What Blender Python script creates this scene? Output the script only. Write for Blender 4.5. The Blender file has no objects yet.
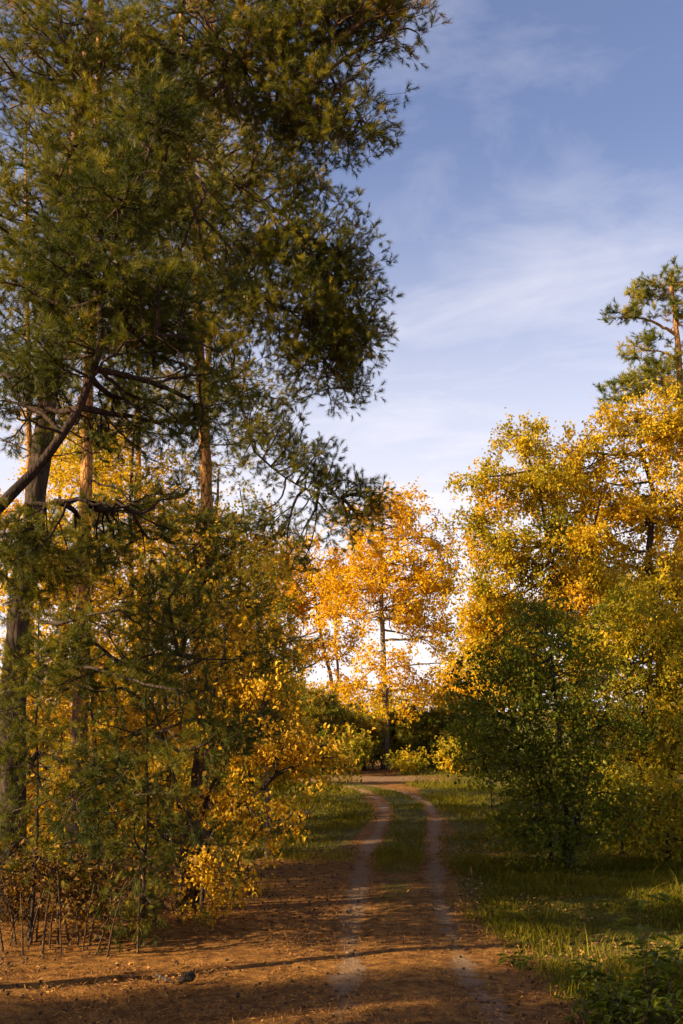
import bpy, math, random, zlib
import numpy as np

rng = np.random.default_rng(11)
random.seed(11)
SC = bpy.context.scene
COL = SC.collection
R = math.radians

# ------------------------------------------------------------------ camera
FPX, W, H = 1100.0, 683, 1024
CAM_H = 3.0
PITCH = math.atan((710 - 512) / FPX)
cam_d = bpy.data.cameras.new("camera")
cam = bpy.data.objects.new("camera", cam_d)
COL.objects.link(cam)
cam.location = (0, 0, CAM_H)
cam.rotation_euler = (math.pi / 2 + PITCH, 0, 0)
cam_d.sensor_fit = 'VERTICAL'
cam_d.sensor_height = 36.0
cam_d.lens = 36.0 * FPX / H
cam_d.clip_start = 0.1
cam_d.clip_end = 3000
SC.camera = cam
CP, SP = math.cos(PITCH), math.sin(PITCH)


def ray(px, py):
    a = (px - W / 2) / FPX
    b = -(py - H / 2) / FPX
    return np.array([a, CP - SP * b, SP + CP * b])


def P(px, py, Y):                       # point of the pixel's ray at distance Y ahead
    d = ray(px, py)
    return np.array([0, 0, CAM_H]) + d * (Y / d[1])


def ground_z(x, y):
    x = np.asarray(x, float); y = np.asarray(y, float)
    z = 0.07 * np.sin(x * 0.31 + 1.3) * np.cos(y * 0.23 + 0.4) + 0.04 * np.sin(x * 0.83 + y * 0.55)
    z = z * np.clip((np.abs(x - 0.4) - 1.0) / 3.0, 0.1, 1)
    # soft bank on the right, slight mound on the left
    z = z + 0.5 * np.clip((x - 6.5) / 7.0, 0, 1) ** 1.5 + 0.25 * np.clip((-x - 3.0) / 5.0, 0, 1) ** 1.5
    return z


def G(px, py):
    d = ray(px, py)
    t = -CAM_H / d[2]
    p = np.array([0, 0, CAM_H]) + d * t
    p[2] = float(ground_z(p[0], p[1]))
    return p


def onground(px, Y):                    # foot of a stem seen in column px at distance Y
    b = -CAM_H / Y
    bb = (b * CP - SP) / (CP + b * SP)
    x = (px - W / 2) / FPX * Y / (CP - SP * bb)
    return np.array([x, Y, float(ground_z(x, Y))])


# ------------------------------------------------------------------ mesh helpers
def make_mesh(name, verts, faces_list, mats, tint=None, smooth=False):
    """faces_list: list of (int array (n,k), material index)"""
    me = bpy.data.meshes.new(name)
    verts = np.asarray(verts, np.float32)
    me.vertices.add(len(verts))
    me.vertices.foreach_set('co', verts.ravel())
    lt, li, mi = [], [], []
    for f, m in faces_list:
        f = np.asarray(f, np.int32)
        if len(f) == 0:
            continue
        lt.append(np.full(len(f), f.shape[1], np.int32))
        li.append(f.ravel())
        mi.append(np.full(len(f), m, np.int32))
    lt = np.concatenate(lt); li = np.concatenate(li); mi = np.concatenate(mi)
    me.loops.add(len(li)); me.polygons.add(len(lt))
    ls = np.zeros(len(lt), np.int32); ls[1:] = np.cumsum(lt)[:-1]
    me.polygons.foreach_set('loop_start', ls)
    me.loops.foreach_set('vertex_index', li)
    me.polygons.foreach_set('material_index', mi)
    me.polygons.foreach_set('use_smooth', np.full(len(lt), smooth, bool))
    for m in mats:
        me.materials.append(m)
    if tint is not None:
        for k, v in (tint.items() if isinstance(tint, dict) else (('tint', tint),)):
            a = me.attributes.new(k, 'FLOAT', 'POINT')
            a.data.foreach_set('value', np.asarray(v, np.float32))
    me.update(calc_edges=True)
    me.validate()
    return me


def link(name, me, parent=None, loc=None):
    o = bpy.data.objects.new(name, me)
    COL.objects.link(o)
    if parent is not None:
        o.parent = parent
    if loc is not None:
        o.location = loc
    return o


def tag(o, label=None, cat=None, group=None, kind=None):
    if label: o['label'] = label
    if cat: o['category'] = cat
    if group: o['group'] = group
    if kind: o['kind'] = kind
    return o


def root(name, loc, label, cat, group=None):
    o = link(name, None, loc=tuple(loc))
    o.empty_display_size = 0.3
    return tag(o, label, cat, group)


def copy_tree(o, loc, rz, scale, label=None, group=None):
    c = o.copy(); COL.objects.link(c)
    c.location = loc; c.rotation_euler = (0, 0, rz); c.scale = (scale,) * 3
    if label: c['label'] = label
    if group: c['group'] = group
    for ch in list(o.children):
        d = ch.copy(); COL.objects.link(d); d.parent = c
    return c


def tube(pts, rad, sides, rough=0.0):
    pts = np.asarray(pts, float); k = len(pts)
    rad = np.asarray(rad, float)
    tan = np.gradient(pts, axis=0)
    tan /= np.linalg.norm(tan, axis=1)[:, None] + 1e-9
    ref = np.array([0.31, 0.95, 0.05]) if abs(tan[0][2]) > 0.7 else np.array([0, 0, 1.0])
    u = np.cross(tan, ref); u /= np.linalg.norm(u, axis=1)[:, None] + 1e-9
    v = np.cross(tan, u)
    a = np.linspace(0, 2 * np.pi, sides, endpoint=False)
    rr = rad[:, None] * np.ones((k, sides))
    if rough:
        rr = rr * (1 + rough * rng.normal(size=(k, sides)))
    V = pts[:, None, :] + rr[..., None] * (np.cos(a)[None, :, None] * u[:, None, :] + np.sin(a)[None, :, None] * v[:, None, :])
    i = np.arange(k - 1)[:, None] * sides
    j = np.arange(sides)[None, :]
    j2 = (j + 1) % sides
    F = np.stack([i + j, i + j2, i + sides + j2, i + sides + j], -1).reshape(-1, 4)
    return V.reshape(-1, 3), F


class MB:
    def __init__(self):
        self.v, self.f, self.t, self.n = [], {}, [], 0

    def add(self, V, F, m=0, tint=0.0):
        if len(V) == 0:
            return
        self.v.append(V)
        self.t.append(np.full(len(V), tint) if np.isscalar(tint) else tint)
        self.f.setdefault((m, F.shape[1]), []).append(F + self.n)
        self.n += len(V)

    def mesh(self, name, mats, smooth=False):
        fl = [(np.concatenate(x), k[0]) for k, x in self.f.items()]
        return make_mesh(name, np.concatenate(self.v), fl, mats, np.concatenate(self.t), smooth)


def spline(pts, n):
    pts = np.asarray(pts, float)
    p = np.vstack([2 * pts[0] - pts[1], pts, 2 * pts[-1] - pts[-2]])
    seg = len(pts) - 1
    t = np.linspace(0, seg - 1e-6, n)
    i = t.astype(int); u = (t - i)[:, None]
    a, b, c, d = p[i], p[i + 1], p[i + 2], p[i + 3]
    return 0.5 * (2 * b + (c - a) * u + (2 * a - 5 * b + 4 * c - d) * u ** 2 + (3 * b - a - 3 * c + d) * u ** 3)


# ------------------------------------------------------------------ materials
def mat(name):
    m = bpy.data.materials.new(name); m.use_nodes = True
    nt = m.node_tree; nt.nodes.clear()
    return m, nt


def N(nt, t, **kw):
    n = nt.nodes.new(t)
    for k, v in kw.items():
        if k.startswith('i_'):
            n.inputs[k[2:].replace('_', ' ')].default_value = v
        else:
            setattr(n, k, v)
    return n


def ramp(nt, stops, interp='LINEAR'):
    n = nt.nodes.new('ShaderNodeValToRGB')
    cr = n.color_ramp; cr.interpolation = interp
    while len(cr.elements) < len(stops):
        cr.elements.new(0.5)
    for e, (p, c) in zip(cr.elements, stops):
        e.position = p; e.color = (*c, 1)
    return n


def leaf_mat(name, stops, transl=0.4, gloss=0.12, rough=0.5):
    m, nt = mat(name)
    at = N(nt, 'ShaderNodeAttribute', attribute_name='tint')
    cr = ramp(nt, stops)
    tc = N(nt, 'ShaderNodeTexCoord')
    no = N(nt, 'ShaderNodeTexNoise', i_Scale=45.0, i_Detail=2.0); nt.links.new(tc.outputs['Object'], no.inputs['Vector'])
    mo = N(nt, 'ShaderNodeMath', operation='MULTIPLY_ADD'); mo.inputs[1].default_value = 0.5
    sb = N(nt, 'ShaderNodeMath', operation='SUBTRACT'); sb.inputs[1].default_value = 0.25
    nt.links.new(no.outputs[0], mo.inputs[0]); nt.links.new(at.outputs['Fac'], mo.inputs[2]); nt.links.new(mo.outputs[0], sb.inputs[0])
    nt.links.new(sb.outputs[0], cr.inputs[0])
    d = N(nt, 'ShaderNodeBsdfPrincipled', i_Roughness=rough)
    d.inputs['Specular IOR Level'].default_value = gloss
    t = N(nt, 'ShaderNodeBsdfTranslucent')
    hs = N(nt, 'ShaderNodeHueSaturation', i_Saturation=1.2, i_Value=1.25)
    nt.links.new(cr.outputs[0], d.inputs['Base Color'])
    nt.links.new(cr.outputs[0], hs.inputs['Color'])
    nt.links.new(hs.outputs[0], t.inputs['Color'])
    mx = N(nt, 'ShaderNodeMixShader', i_Fac=transl)
    nt.links.new(d.outputs[0], mx.inputs[1]); nt.links.new(t.outputs[0], mx.inputs[2])
    o = N(nt, 'ShaderNodeOutputMaterial')
    nt.links.new(mx.outputs[0], o.inputs[0])
    return m


def bark_mat(name, low, high, z0, z1, dark, scale=9.0):
    m, nt = mat(name)
    tc = N(nt, 'ShaderNodeTexCoord')
    mp = N(nt, 'ShaderNodeMapping'); mp.inputs['Scale'].default_value = (1, 1, 0.28)
    nt.links.new(tc.outputs['Object'], mp.inputs[0])
    no = N(nt, 'ShaderNodeTexNoise', i_Scale=scale, i_Detail=6.0, i_Roughness=0.65)
    vo = N(nt, 'ShaderNodeTexVoronoi', feature='DISTANCE_TO_EDGE', i_Scale=scale * 1.6)
    nt.links.new(mp.outputs[0], no.inputs['Vector']); nt.links.new(mp.outputs[0], vo.inputs['Vector'])
    sx = N(nt, 'ShaderNodeSeparateXYZ'); nt.links.new(tc.outputs['Object'], sx.inputs[0])
    ad = N(nt, 'ShaderNodeMath', operation='MULTIPLY_ADD'); ad.inputs[1].default_value = 2.5
    nt.links.new(no.outputs[0], ad.inputs[0]); nt.links.new(sx.outputs[2], ad.inputs[2])
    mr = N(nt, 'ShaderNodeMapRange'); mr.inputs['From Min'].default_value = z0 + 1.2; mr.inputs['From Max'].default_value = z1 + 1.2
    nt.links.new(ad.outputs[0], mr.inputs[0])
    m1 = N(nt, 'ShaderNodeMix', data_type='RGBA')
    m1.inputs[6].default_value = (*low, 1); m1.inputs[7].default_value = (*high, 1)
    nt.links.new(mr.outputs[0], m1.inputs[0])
    cr = ramp(nt, [(0.0, (1, 1, 1)), (0.12, (0, 0, 0))])
    nt.links.new(vo.outputs[0], cr.inputs[0])
    m2 = N(nt, 'ShaderNodeMix', data_type='RGBA'); m2.inputs[7].default_value = (*dark, 1)
    nt.links.new(cr.outputs[0], m2.inputs[0]); nt.links.new(m1.outputs[2], m2.inputs[6])
    cr2 = ramp(nt, [(0.3, (0.45, 0.45, 0.45)), (0.7, (1.25, 1.25, 1.25))])
    nt.links.new(no.outputs[0], cr2.inputs[0])
    m3 = N(nt, 'ShaderNodeMix', data_type='RGBA', blend_type='MULTIPLY'); m3.inputs[0].default_value = 1
    nt.links.new(m2.outputs[2], m3.inputs[6]); nt.links.new(cr2.outputs[0], m3.inputs[7])
    b = N(nt, 'ShaderNodeBsdfPrincipled', i_Roughness=0.9)
    b.inputs['Specular IOR Level'].default_value = 0.15
    nt.links.new(m3.outputs[2], b.inputs['Base Color'])
    bp = N(nt, 'ShaderNodeBump', i_Strength=0.9, i_Distance=0.03)
    mm = N(nt, 'ShaderNodeMath', operation='ADD')
    nt.links.new(no.outputs[0], mm.inputs[0]); nt.links.new(vo.outputs[0], mm.inputs[1])
    nt.links.new(mm.outputs[0], bp.inputs['Height']); nt.links.new(bp.outputs[0], b.inputs['Normal'])
    o = N(nt, 'ShaderNodeOutputMaterial'); nt.links.new(b.outputs[0], o.inputs[0])
    return m


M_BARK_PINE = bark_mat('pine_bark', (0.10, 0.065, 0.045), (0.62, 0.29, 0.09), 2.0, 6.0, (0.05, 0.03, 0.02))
M_BARK_SHADED = bark_mat('shaded_pine_bark', (0.075, 0.05, 0.036), (0.26, 0.125, 0.06), 7.0, 13.0, (0.035, 0.022, 0.016), 7)  # darker pine bark for the left edge trunk, its shade put into the colour
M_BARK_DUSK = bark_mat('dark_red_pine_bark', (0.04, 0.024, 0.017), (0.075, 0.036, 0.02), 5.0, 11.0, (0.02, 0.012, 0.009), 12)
M_BARK_LIMB = bark_mat('pine_limb_bark', (0.06, 0.042, 0.032), (0.13, 0.07, 0.038), 6.0, 12.0, (0.05, 0.03, 0.02), 14)
M_BARK_DARK = bark_mat('broadleaf_bark', (0.055, 0.038, 0.027), (0.085, 0.06, 0.04), 1.0, 6.0, (0.04, 0.03, 0.02), 14)
M_BARK_GREY = bark_mat('aspen_bark', (0.14, 0.11, 0.08), (0.28, 0.22, 0.15), 1.0, 6.0, (0.06, 0.05, 0.04), 10)
M_BARK_ROT = bark_mat('rotten_wood', (0.045, 0.03, 0.022), (0.07, 0.045, 0.03), 0, 1, (0.02, 0.014, 0.01), 25)
M_WOOD = bark_mat('weathered_wood', (0.2, 0.14, 0.09), (0.22, 0.15, 0.1), 0.0, 1.0, (0.07, 0.05, 0.04), 20)
M_STALK = bark_mat('dry_stalk', (0.12, 0.07, 0.035), (0.19, 0.11, 0.05), 0.2, 1.2, (0.05, 0.03, 0.018), 30)

M_NEEDLE = leaf_mat('pine_needles', [(0.0, (0.035, 0.045, 0.008)), (0.5, (0.15, 0.138, 0.016)), (0.8, (0.30, 0.235, 0.026)), (1.0, (0.38, 0.20, 0.03))], 0.3, 0.15)
M_NEEDLE_SUNLIT = leaf_mat('sunlit_colour_needles', [(0.0, (0.06, 0.08, 0.018)), (0.5, (0.24, 0.22, 0.03)), (0.85, (0.40, 0.32, 0.045)), (1.0, (0.36, 0.20, 0.04))], 0.3, 0.25)  # brighter copy of the needles, sunlight put into the colour
M_ORANGE = leaf_mat('orange_leaves', [(0.0, (0.44, 0.20, 0.006)), (0.5, (0.64, 0.375, 0.011)), (1.0, (0.78, 0.54, 0.024))], 0.45)
M_GOLD = leaf_mat('gold_leaves', [(0.0, (0.17, 0.17, 0.02)), (0.35, (0.46, 0.32, 0.02)), (0.7, (0.66, 0.43, 0.02)), (1.0, (0.72, 0.43, 0.02))], 0.42)
M_OLIVE = leaf_mat('olive_yellow_leaves', [(0.0, (0.13, 0.145, 0.014)), (0.45, (0.34, 0.265, 0.016)), (0.8, (0.56, 0.375, 0.02)), (1.0, (0.68, 0.38, 0.02))], 0.42)
M_GREEN = leaf_mat('green_leaves', [(0.0, (0.05, 0.066, 0.006)), (0.6, (0.12, 0.135, 0.011)), (0.9, (0.17, 0.18, 0.02)), (1.0, (0.35, 0.27, 0.03))], 0.4)
M_RUST = leaf_mat('rust_yellow_leaves', [(0.0, (0.13, 0.12, 0.015)), (0.3, (0.34, 0.19, 0.018)), (0.7, (0.58, 0.34, 0.022)), (1.0, (0.74, 0.46, 0.04))], 0.42)
M_DRY = leaf_mat('dry_brown_leaves', [(0.0, (0.06, 0.045, 0.015)), (0.5, (0.19, 0.10, 0.025)), (1.0, (0.42, 0.24, 0.04))], 0.3)
M_GRASS = leaf_mat('grass_blades', [(0.0, (0.05, 0.052, 0.005)), (0.55, (0.14, 0.118, 0.011)), (0.85, (0.26, 0.195, 0.028)), (1.0, (0.32, 0.21, 0.06))], 0.3, 0.02)
M_LITTER = leaf_mat('litter', [(0.0, (0.05, 0.03, 0.018)), (0.45, (0.22, 0.10, 0.035)), (0.8, (0.42, 0.20, 0.05)), (1.0, (0.60, 0.34, 0.07))], 0.15, 0.1)
M_CONE = leaf_mat('cone_scales', [(0.0, (0.03, 0.018, 0.01)), (1.0, (0.07, 0.04, 0.02))], 0.0, 0.1)


# ------------------------------------------------------------------ growing trees
def mass_points(masses, clump=10, sig=0.3, flat=0.6):
    out, cid = [], []
    c = 0
    for m in masses:
        px, py, Y, rx, ry, n = m[:6]
        s = Y / FPX
        rd = m[6] if len(m) > 6 else 0.5 * (rx + ry) * s
        cen = P(px, py, Y)
        k = max(1, int(n / clump))
        d = rng.normal(size=(k, 3)); d /= np.linalg.norm(d, axis=1)[:, None]
        d *= (rng.random(k) ** 0.42)[:, None]
        cc = cen + d * np.array([rx * s, rd, ry * s])
        w = rng.integers(0, k, n)
        pts = cc[w] + rng.normal(size=(n, 3)) * sig * np.array([1, 1, flat])
        out.append(pts); cid.append(w + c); c += k
    p = np.vstack(out); cid = np.concatenate(cid)
    ok = p[:, 2] > ground_z(p[:, 0], p[:, 1]) + 0.12
    return p[ok], cid[ok]


def grow(skel, skel_pl, targets, bf):
    ns, nt_ = len(skel), len(targets)
    nodes = np.vstack([skel, targets])
    pl = np.concatenate([skel_pl, np.zeros(nt_)])
    par = np.full(ns + nt_, -1)
    D = np.linalg.norm(targets[:, None, :] - skel[None], axis=2)
    C = D + bf * skel_pl[None]
    bp = C.argmin(1); best = C[np.arange(nt_), bp]
    left = np.ones(nt_, bool)
    order = []
    for _ in range(nt_):
        i = int(np.where(left, best, 1e9).argmin())
        left[i] = False
        par[ns + i] = bp[i]
        pl[ns + i] = pl[bp[i]] + np.linalg.norm(targets[i] - nodes[bp[i]])
        order.append(ns + i)
        d = np.linalg.norm(targets - targets[i], axis=1) + bf * pl[ns + i]
        upd = left & (d < best)
        best[upd] = d[upd]; bp[upd] = ns + i
    return nodes, par, order, pl


def needles(pos, axis, K, La, Ln, wid, tint):
    M = len(pos)
    ax = axis / (np.linalg.norm(axis, axis=1)[:, None] + 1e-9)
    ax = np.repeat(ax, K, 0)
    r = rng.normal(size=(M * K, 3))
    pr = np.cross(ax, r); pr /= np.linalg.norm(pr, axis=1)[:, None] + 1e-9
    th = rng.uniform(0.25, 1.0, M * K)[:, None]
    dr = ax * np.cos(th) + pr * np.sin(th)
    b = np.repeat(pos, K, 0) - ax * (rng.random(M * K) * La)[:, None]
    ln = (Ln * np.repeat(rng.uniform(0.65, 1.4, M), K) * rng.uniform(0.7, 1.2, M * K))[:, None]
    sd = np.cross(dr, rng.normal(size=(M * K, 3))); sd /= np.linalg.norm(sd, axis=1)[:, None] + 1e-9
    V = np.stack([b - sd * wid / 2, b + sd * wid / 2, b + dr * ln], 1).reshape(-1, 3)
    F = np.arange(M * K * 3).reshape(-1, 3)
    t = np.repeat(np.clip(np.repeat(tint, K) + rng.normal(size=M * K) * 0.06, 0, 1), 3)
    return V, F, t


def leaves(pos, size, tint, down=0.35, width=0.62, fold=0.5, fine=False):
    n = len(pos)
    d = rng.normal(size=(n, 3)); d[:, 2] -= down; d /= np.linalg.norm(d, axis=1)[:, None]
    s = np.cross(d, rng.normal(size=(n, 3))); s /= np.linalg.norm(s, axis=1)[:, None] + 1e-9
    nn = np.cross(d, s)
    L = (size * rng.uniform(0.65, 1.3, n))[:, None]
    w = L * width * rng.uniform(0.75, 1.15, (n, 1)) / 2
    f = fold * rng.uniform(0.1, 1.0, (n, 1)); cu = rng.uniform(-0.3, 0.5, (n, 1))
    if not fine:
        mid = pos + d * L * 0.42 + nn * L * f * rng.choice([-0.6, 0.6], (n, 1))
        V = np.stack([pos, mid - s * w, pos + d * L - nn * L * cu * .4, mid + s * w], 1).reshape(-1, 3)
        return V, np.arange(n * 4).reshape(-1, 4), np.repeat(np.clip(tint, 0, 1), 4)
    q1, q2 = pos + d * L * 0.33, pos + d * L * 0.72 - nn * L * cu * 0.18
    V = np.stack([pos, q1 - s * w + nn * w * f * 2.2, q2 - s * w * .72 + nn * w * f * 1.6, pos + d * L - nn * L * cu * .55,
                  q2 + s * w * .72 + nn * w * f * 1.6, q1 + s * w + nn * w * f * 2.2, q1, q2], 1).reshape(-1, 3)
    k = np.arange(n)[:, None, None] * 8
    Q = (k + np.array([[6, 1, 2, 7], [7, 4, 5, 6]])).reshape(-1, 4)
    T = (k + np.array([[0, 1, 6], [0, 6, 5], [7, 2, 3], [7, 3, 4]])).reshape(-1, 3)
    return V, (Q, T), np.repeat(np.clip(tint, 0, 1), 8)


def build_tree(name, label, cat, trunk, radii, masses, foliage, group=None, dens=None, bark=None, limb_bark=None,
               bf=0.5, clump=10, sig=0.3, flat=0.6, tip=0.004, limbs=(), stems=(), sides=12, limb_min=0.022, rmax=0.5,
               pts_limb=None, first=0.0, bare=()):
    """trunk: list of 3D points from the ground up; limbs: explicit world polylines; foliage: dict"""
    global rng
    rng = np.random.default_rng(zlib.crc32(label.encode()))
    trunk = [np.asarray(p, float) for p in trunk]
    base = trunk[0].copy()
    rt = root(name, base, label, cat, group)
    nt_ = max(14, int(np.linalg.norm(trunk[-1] - trunk[0]) / 0.45))
    tp = spline(trunk, nt_)
    tp[1:-1, :2] += rng.normal(size=(nt_ - 2, 2)) * 0.012
    u = np.linspace(0, 1, nt_)
    tr = radii[0] + (radii[1] - radii[0]) * u ** 0.8
    flare = 1 + 0.45 * np.exp(-np.linspace(0, 1, nt_) * np.linalg.norm(trunk[-1] - trunk[0]) / 0.35)
    tp_m = tp.copy(); tp_m[0, 2] -= 0.12
    V, F = tube(tp_m - base, tr * flare, sides, 0.035)
    link('trunk', make_mesh('trunk', V, [(F, 0)], [bark], None, True), rt)
    sk = [tp]; sk_r = [tr]
    z_of = (tp[:, 2] - base[2])
    pls = [np.where(z_of < first, 6.0, 0.0) + 0.0 * z_of]
    for st in stems:                                     # further stems of the same plant
        st_p = spline([np.asarray(q, float) for q in st[0]], max(8, len(st[0]) * 4))
        st_r = np.linspace(st[1], st[2], len(st_p))
        q = st_p.copy(); q[0, 2] -= 0.1
        V, F = tube(q - base, st_r, 8, 0.04)
        link('stem', make_mesh('stem', V, [(F, 0)], [bark], None, True), rt)
        sk.append(st_p); sk_r.append(st_r); pls.append(np.where(st_p[:, 2] - base[2] < first, 6.0, 0.0))
    for lb in limbs:
        n = max(8, len(lb[0]) * 4)
        lp = spline([np.asarray(q, float) for q in lb[0]], n)
        lp[1:] += rng.normal(size=(n - 1, 3)) * 0.02
        lr = np.linspace(lb[1], lb[2], n)
        V, F = tube(lp - base, lr, 7, 0.05)
        link('limb', make_mesh('limb', V, [(F, 0)], [limb_bark or bark], None, True), rt)
        if lb[1] >= 0 and not (len(lb) > 3 and lb[3] == 'bare'):
            sk.append(lp); sk_r.append(lr); pls.append(np.linspace(0, 0.3, n))
    skel = np.vstack(sk); skel_pl = np.concatenate(pls)
    if dens is None:
        dens = 1.45
    masses = [tuple(m[:5]) + (int(m[5] * dens),) + tuple(m[6:]) for m in masses]
    tg, cid = mass_points(masses, clump, sig, flat)
    nodes, par, order, pl = grow(skel, skel_pl, tg, bf)
    ns = len(skel); nn = len(nodes)
    cnt = np.ones(nn); cnt[:ns] = 0
    for i in reversed(order):
        cnt[par[i]] += cnt[i]
    rad = np.minimum(tip * np.maximum(cnt, 1) ** 0.52, rmax)
    kids = [[] for _ in range(nn)]
    for i in order:
        kids[par[i]].append(i)
    main = np.full(nn, -1)
    for i in order:
        if kids[i]:
            main[i] = max(kids[i], key=lambda q: cnt[q])
    sm = np.array([i for i in order if cnt[i] > 2 and main[i] >= 0])
    for _ in range(3):
        if len(sm):
            nodes[sm] = 0.46 * nodes[sm] + 0.27 * nodes[par[sm]] + 0.27 * nodes[main[sm]]
    crown = MB()
    leafm = foliage['mat']
    # chains
    limb_mb = {}
    starts = []
    for s in range(ns):
        for k in kids[s]:
            starts.append((s, k, k))
    while starts:
        p0, k, first_id = starts.pop()
        chain = [p0, k]
        cur = k
        while kids[cur]:
            ks = sorted(kids[cur], key=lambda q: -cnt[q])
            for q in ks[1:]:
                starts.append((cur, q, first_id))
            cur = ks[0]; chain.append(cur)
        cp = nodes[chain]
        cr = rad[chain].copy(); cr[0] = min(cr[1] * 1.15, rad[chain[0]] if p0 >= ns else 1e9)
        cr[-1] *= 0.6
        r0 = cr[0]
        if r0 > 0.012:
            n = min(60, len(cp) * 3)
            cp2 = spline(cp, n)
            cr2 = np.interp(np.linspace(0, 1, n), np.linspace(0, 1, len(cr)), cr)
            seglen = np.linalg.norm(cp[-1] - cp[0]) / max(len(cp), 1)
            cp2[1:-1] += rng.normal(size=(n - 2, 3)) * min(0.012, seglen * 0.03)
        else:
            cp2, cr2 = cp, cr
        sd = 3 if r0 < 0.012 else (5 if r0 < 0.03 else 7)
        V, F = tube(cp2 - base, cr2, sd)
        if rad[first_id] >= limb_min and r0 >= limb_min * 0.6:
            limb_mb.setdefault(first_id, MB()).add(V, F)
        else:
            crown.add(V, F, 0, 0.2)
    ids = sorted(limb_mb, key=lambda q: -rad[q])[:60]
    for q in limb_mb:
        if q in ids:
            link('limb', limb_mb[q].mesh('limb', [limb_bark or bark], True), rt)
    # foliage
    small = np.array([i for i in order if cnt[i] <= foliage.get('maxdesc', 3)])
    axis = nodes[small] - nodes[par[small]]
    axis /= np.linalg.norm(axis, axis=1)[:, None] + 1e-9
    tbase = foliage.get('tint', 0.5) + rng.normal(size=cid.max() + 2)[cid[small - ns]] * foliage.get('tclump', 0.15)
    if 'tfun' in foliage:
        tbase = tbase + foliage['tfun'](nodes[small])
    if foliage['kind'] == 'needle':
        T = foliage.get('T', 3) + 2
        pos = np.repeat(nodes[small], T, 0); ax = np.repeat(axis, T, 0)
        sh = ax * 0.7 + rng.normal(size=ax.shape) * 0.75 + np.array([0, 0, foliage.get('up', 0.25)])
        sh /= np.linalg.norm(sh, axis=1)[:, None]
        ln = rng.uniform(0.08, foliage.get('shoot', 0.32), len(pos))[:, None]
        end = pos + sh * ln
        V, F, t = needles(end - base, sh, foliage.get('K', 40), foliage.get('La', 0.12), foliage.get('Ln', 0.095), foliage.get('wid', 0.0056), np.repeat(tbase, T) + rng.normal(size=len(pos)) * 0.12)
        # shoot twigs
        sd = np.cross(sh, np.array([0.3, 0.2, 0.9])); sd /= np.linalg.norm(sd, axis=1)[:, None] + 1e-9
        TV = np.stack([pos - sd * 0.004, pos + sd * 0.004, end], 1).reshape(-1, 3) - base
        crown.add(TV, np.arange(len(TV)).reshape(-1, 3), 0, 0.2)
        crown.add(V, F, 1, t)
    else:
        S = foliage.get('S', 4)                          # leafy side shoots per twig end
        L = max(2, int(round(foliage.get('L', 20) * 2.0 / S)))
        sp = foliage.get('spread', 0.3)
        p0 = np.repeat(nodes[small], S, 0); a0 = np.repeat(axis, S, 0)
        dv = a0 * 0.5 + rng.normal(size=p0.shape) * 0.75
        dv[:, 2] -= foliage.get('droop', 0.1)
        dv /= np.linalg.norm(dv, axis=1)[:, None]
        sl = (sp * rng.uniform(0.9, 2.3, len(p0)))[:, None]
        sdv = np.cross(dv, np.array([0.3, 0.2, 0.9])); sdv /= np.linalg.norm(sdv, axis=1)[:, None] + 1e-9
        TV = np.stack([p0 - sdv * tip * .6, p0 + sdv * tip * .6, p0 + dv * sl], 1).reshape(-1, 3) - base
        crown.add(TV, np.arange(len(TV)).reshape(-1, 3), 0, 0.2)
        n = len(p0) * L
        uu = rng.random((n, 1)) ** 0.75
        pos = np.repeat(p0, L, 0) + np.repeat(dv * sl, L, 0) * uu + rng.normal(size=(n, 3)) * sp * 0.24
        L = L * S
        ok = pos[:, 2] > ground_z(pos[:, 0], pos[:, 1]) + 0.03
        tt = np.repeat(tbase, L) + rng.normal(size=n) * foliage.get('tleaf', 0.16)
        V, F, t = leaves(pos[ok] - base, foliage.get('size', 0.09), tt[ok], foliage.get('down', 0.35), foliage.get('width', 0.62), fine=foliage.get('fine', False))
        if isinstance(F, tuple):
            crown.add(V, F[0], 1, t)
            crown.n -= len(V); crown.f.setdefault((1, 3), []).append(F[1] + crown.n); crown.n += len(V)
        else:
            crown.add(V, F, 1, t)
    link('crown', crown.mesh('crown', [limb_bark or bark, leafm]), rt)
    return rt


def needle_spec(**k):
    d = dict(kind='needle', mat=M_NEEDLE, tint=0.35, tclump=0.22); d.update(k); return d


def leaf_spec(m, **k):
    d = dict(kind='leaf', mat=m); d.update(k); return d


# ------------------------------------------------------------------ ground and track
rutL_px = [(345, 1100), (345, 1017), (348, 976), (351, 935), (357, 893), (365, 858), (380, 828), (384, 810), (370, 795), (338, 785), (285, 778)]
rutR_px = [(560, 1100), (498, 1017), (469, 982), (454, 946), (442, 911), (435, 876), (435, 840), (435, 817), (423, 800), (393, 790), (345, 782)]


def flat(px, py):
    d = ray(px, py); t = -CAM_H / d[2]
    return np.array([d[0] * t, d[1] * t, 0.0])


rl = spline([flat(*p) for p in rutL_px], 260)
rr_ = spline([flat(*p) for p in rutR_px], 260)
back = lambda p: np.vstack([p[0] + (p[0] - p[3]) / np.linalg.norm(p[0] - p[3]) * d for d in (9, 6, 3)] + [p])
rl, rr_ = back(rl), back(rr_)


def dist_poly(x, y, poly):
    a = poly[:-1, :2]; b = poly[1:, :2]
    out = np.full(x.shape, 1e9)
    for i in range(0, len(a)):
        ab = b[i] - a[i]; L2 = ab @ ab + 1e-9
        t = np.clip(((x - a[i, 0]) * ab[0] + (y - a[i, 1]) * ab[1]) / L2, 0, 1)
        out = np.minimum(out, np.hypot(x - a[i, 0] - t * ab[0], y - a[i, 1] - t * ab[1]))
    return out


def vnoise(x, y, s, seed=0):
    r = np.random.default_rng(seed)
    z = 0
    for k in range(6):
        a = r.uniform(0, 6.28); f = s * r.uniform(0.6, 1.9)
        z = z + np.sin((x * np.cos(a) + y * np.sin(a)) * f + r.uniform(0, 6.28))
    return z / 3.0


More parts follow.
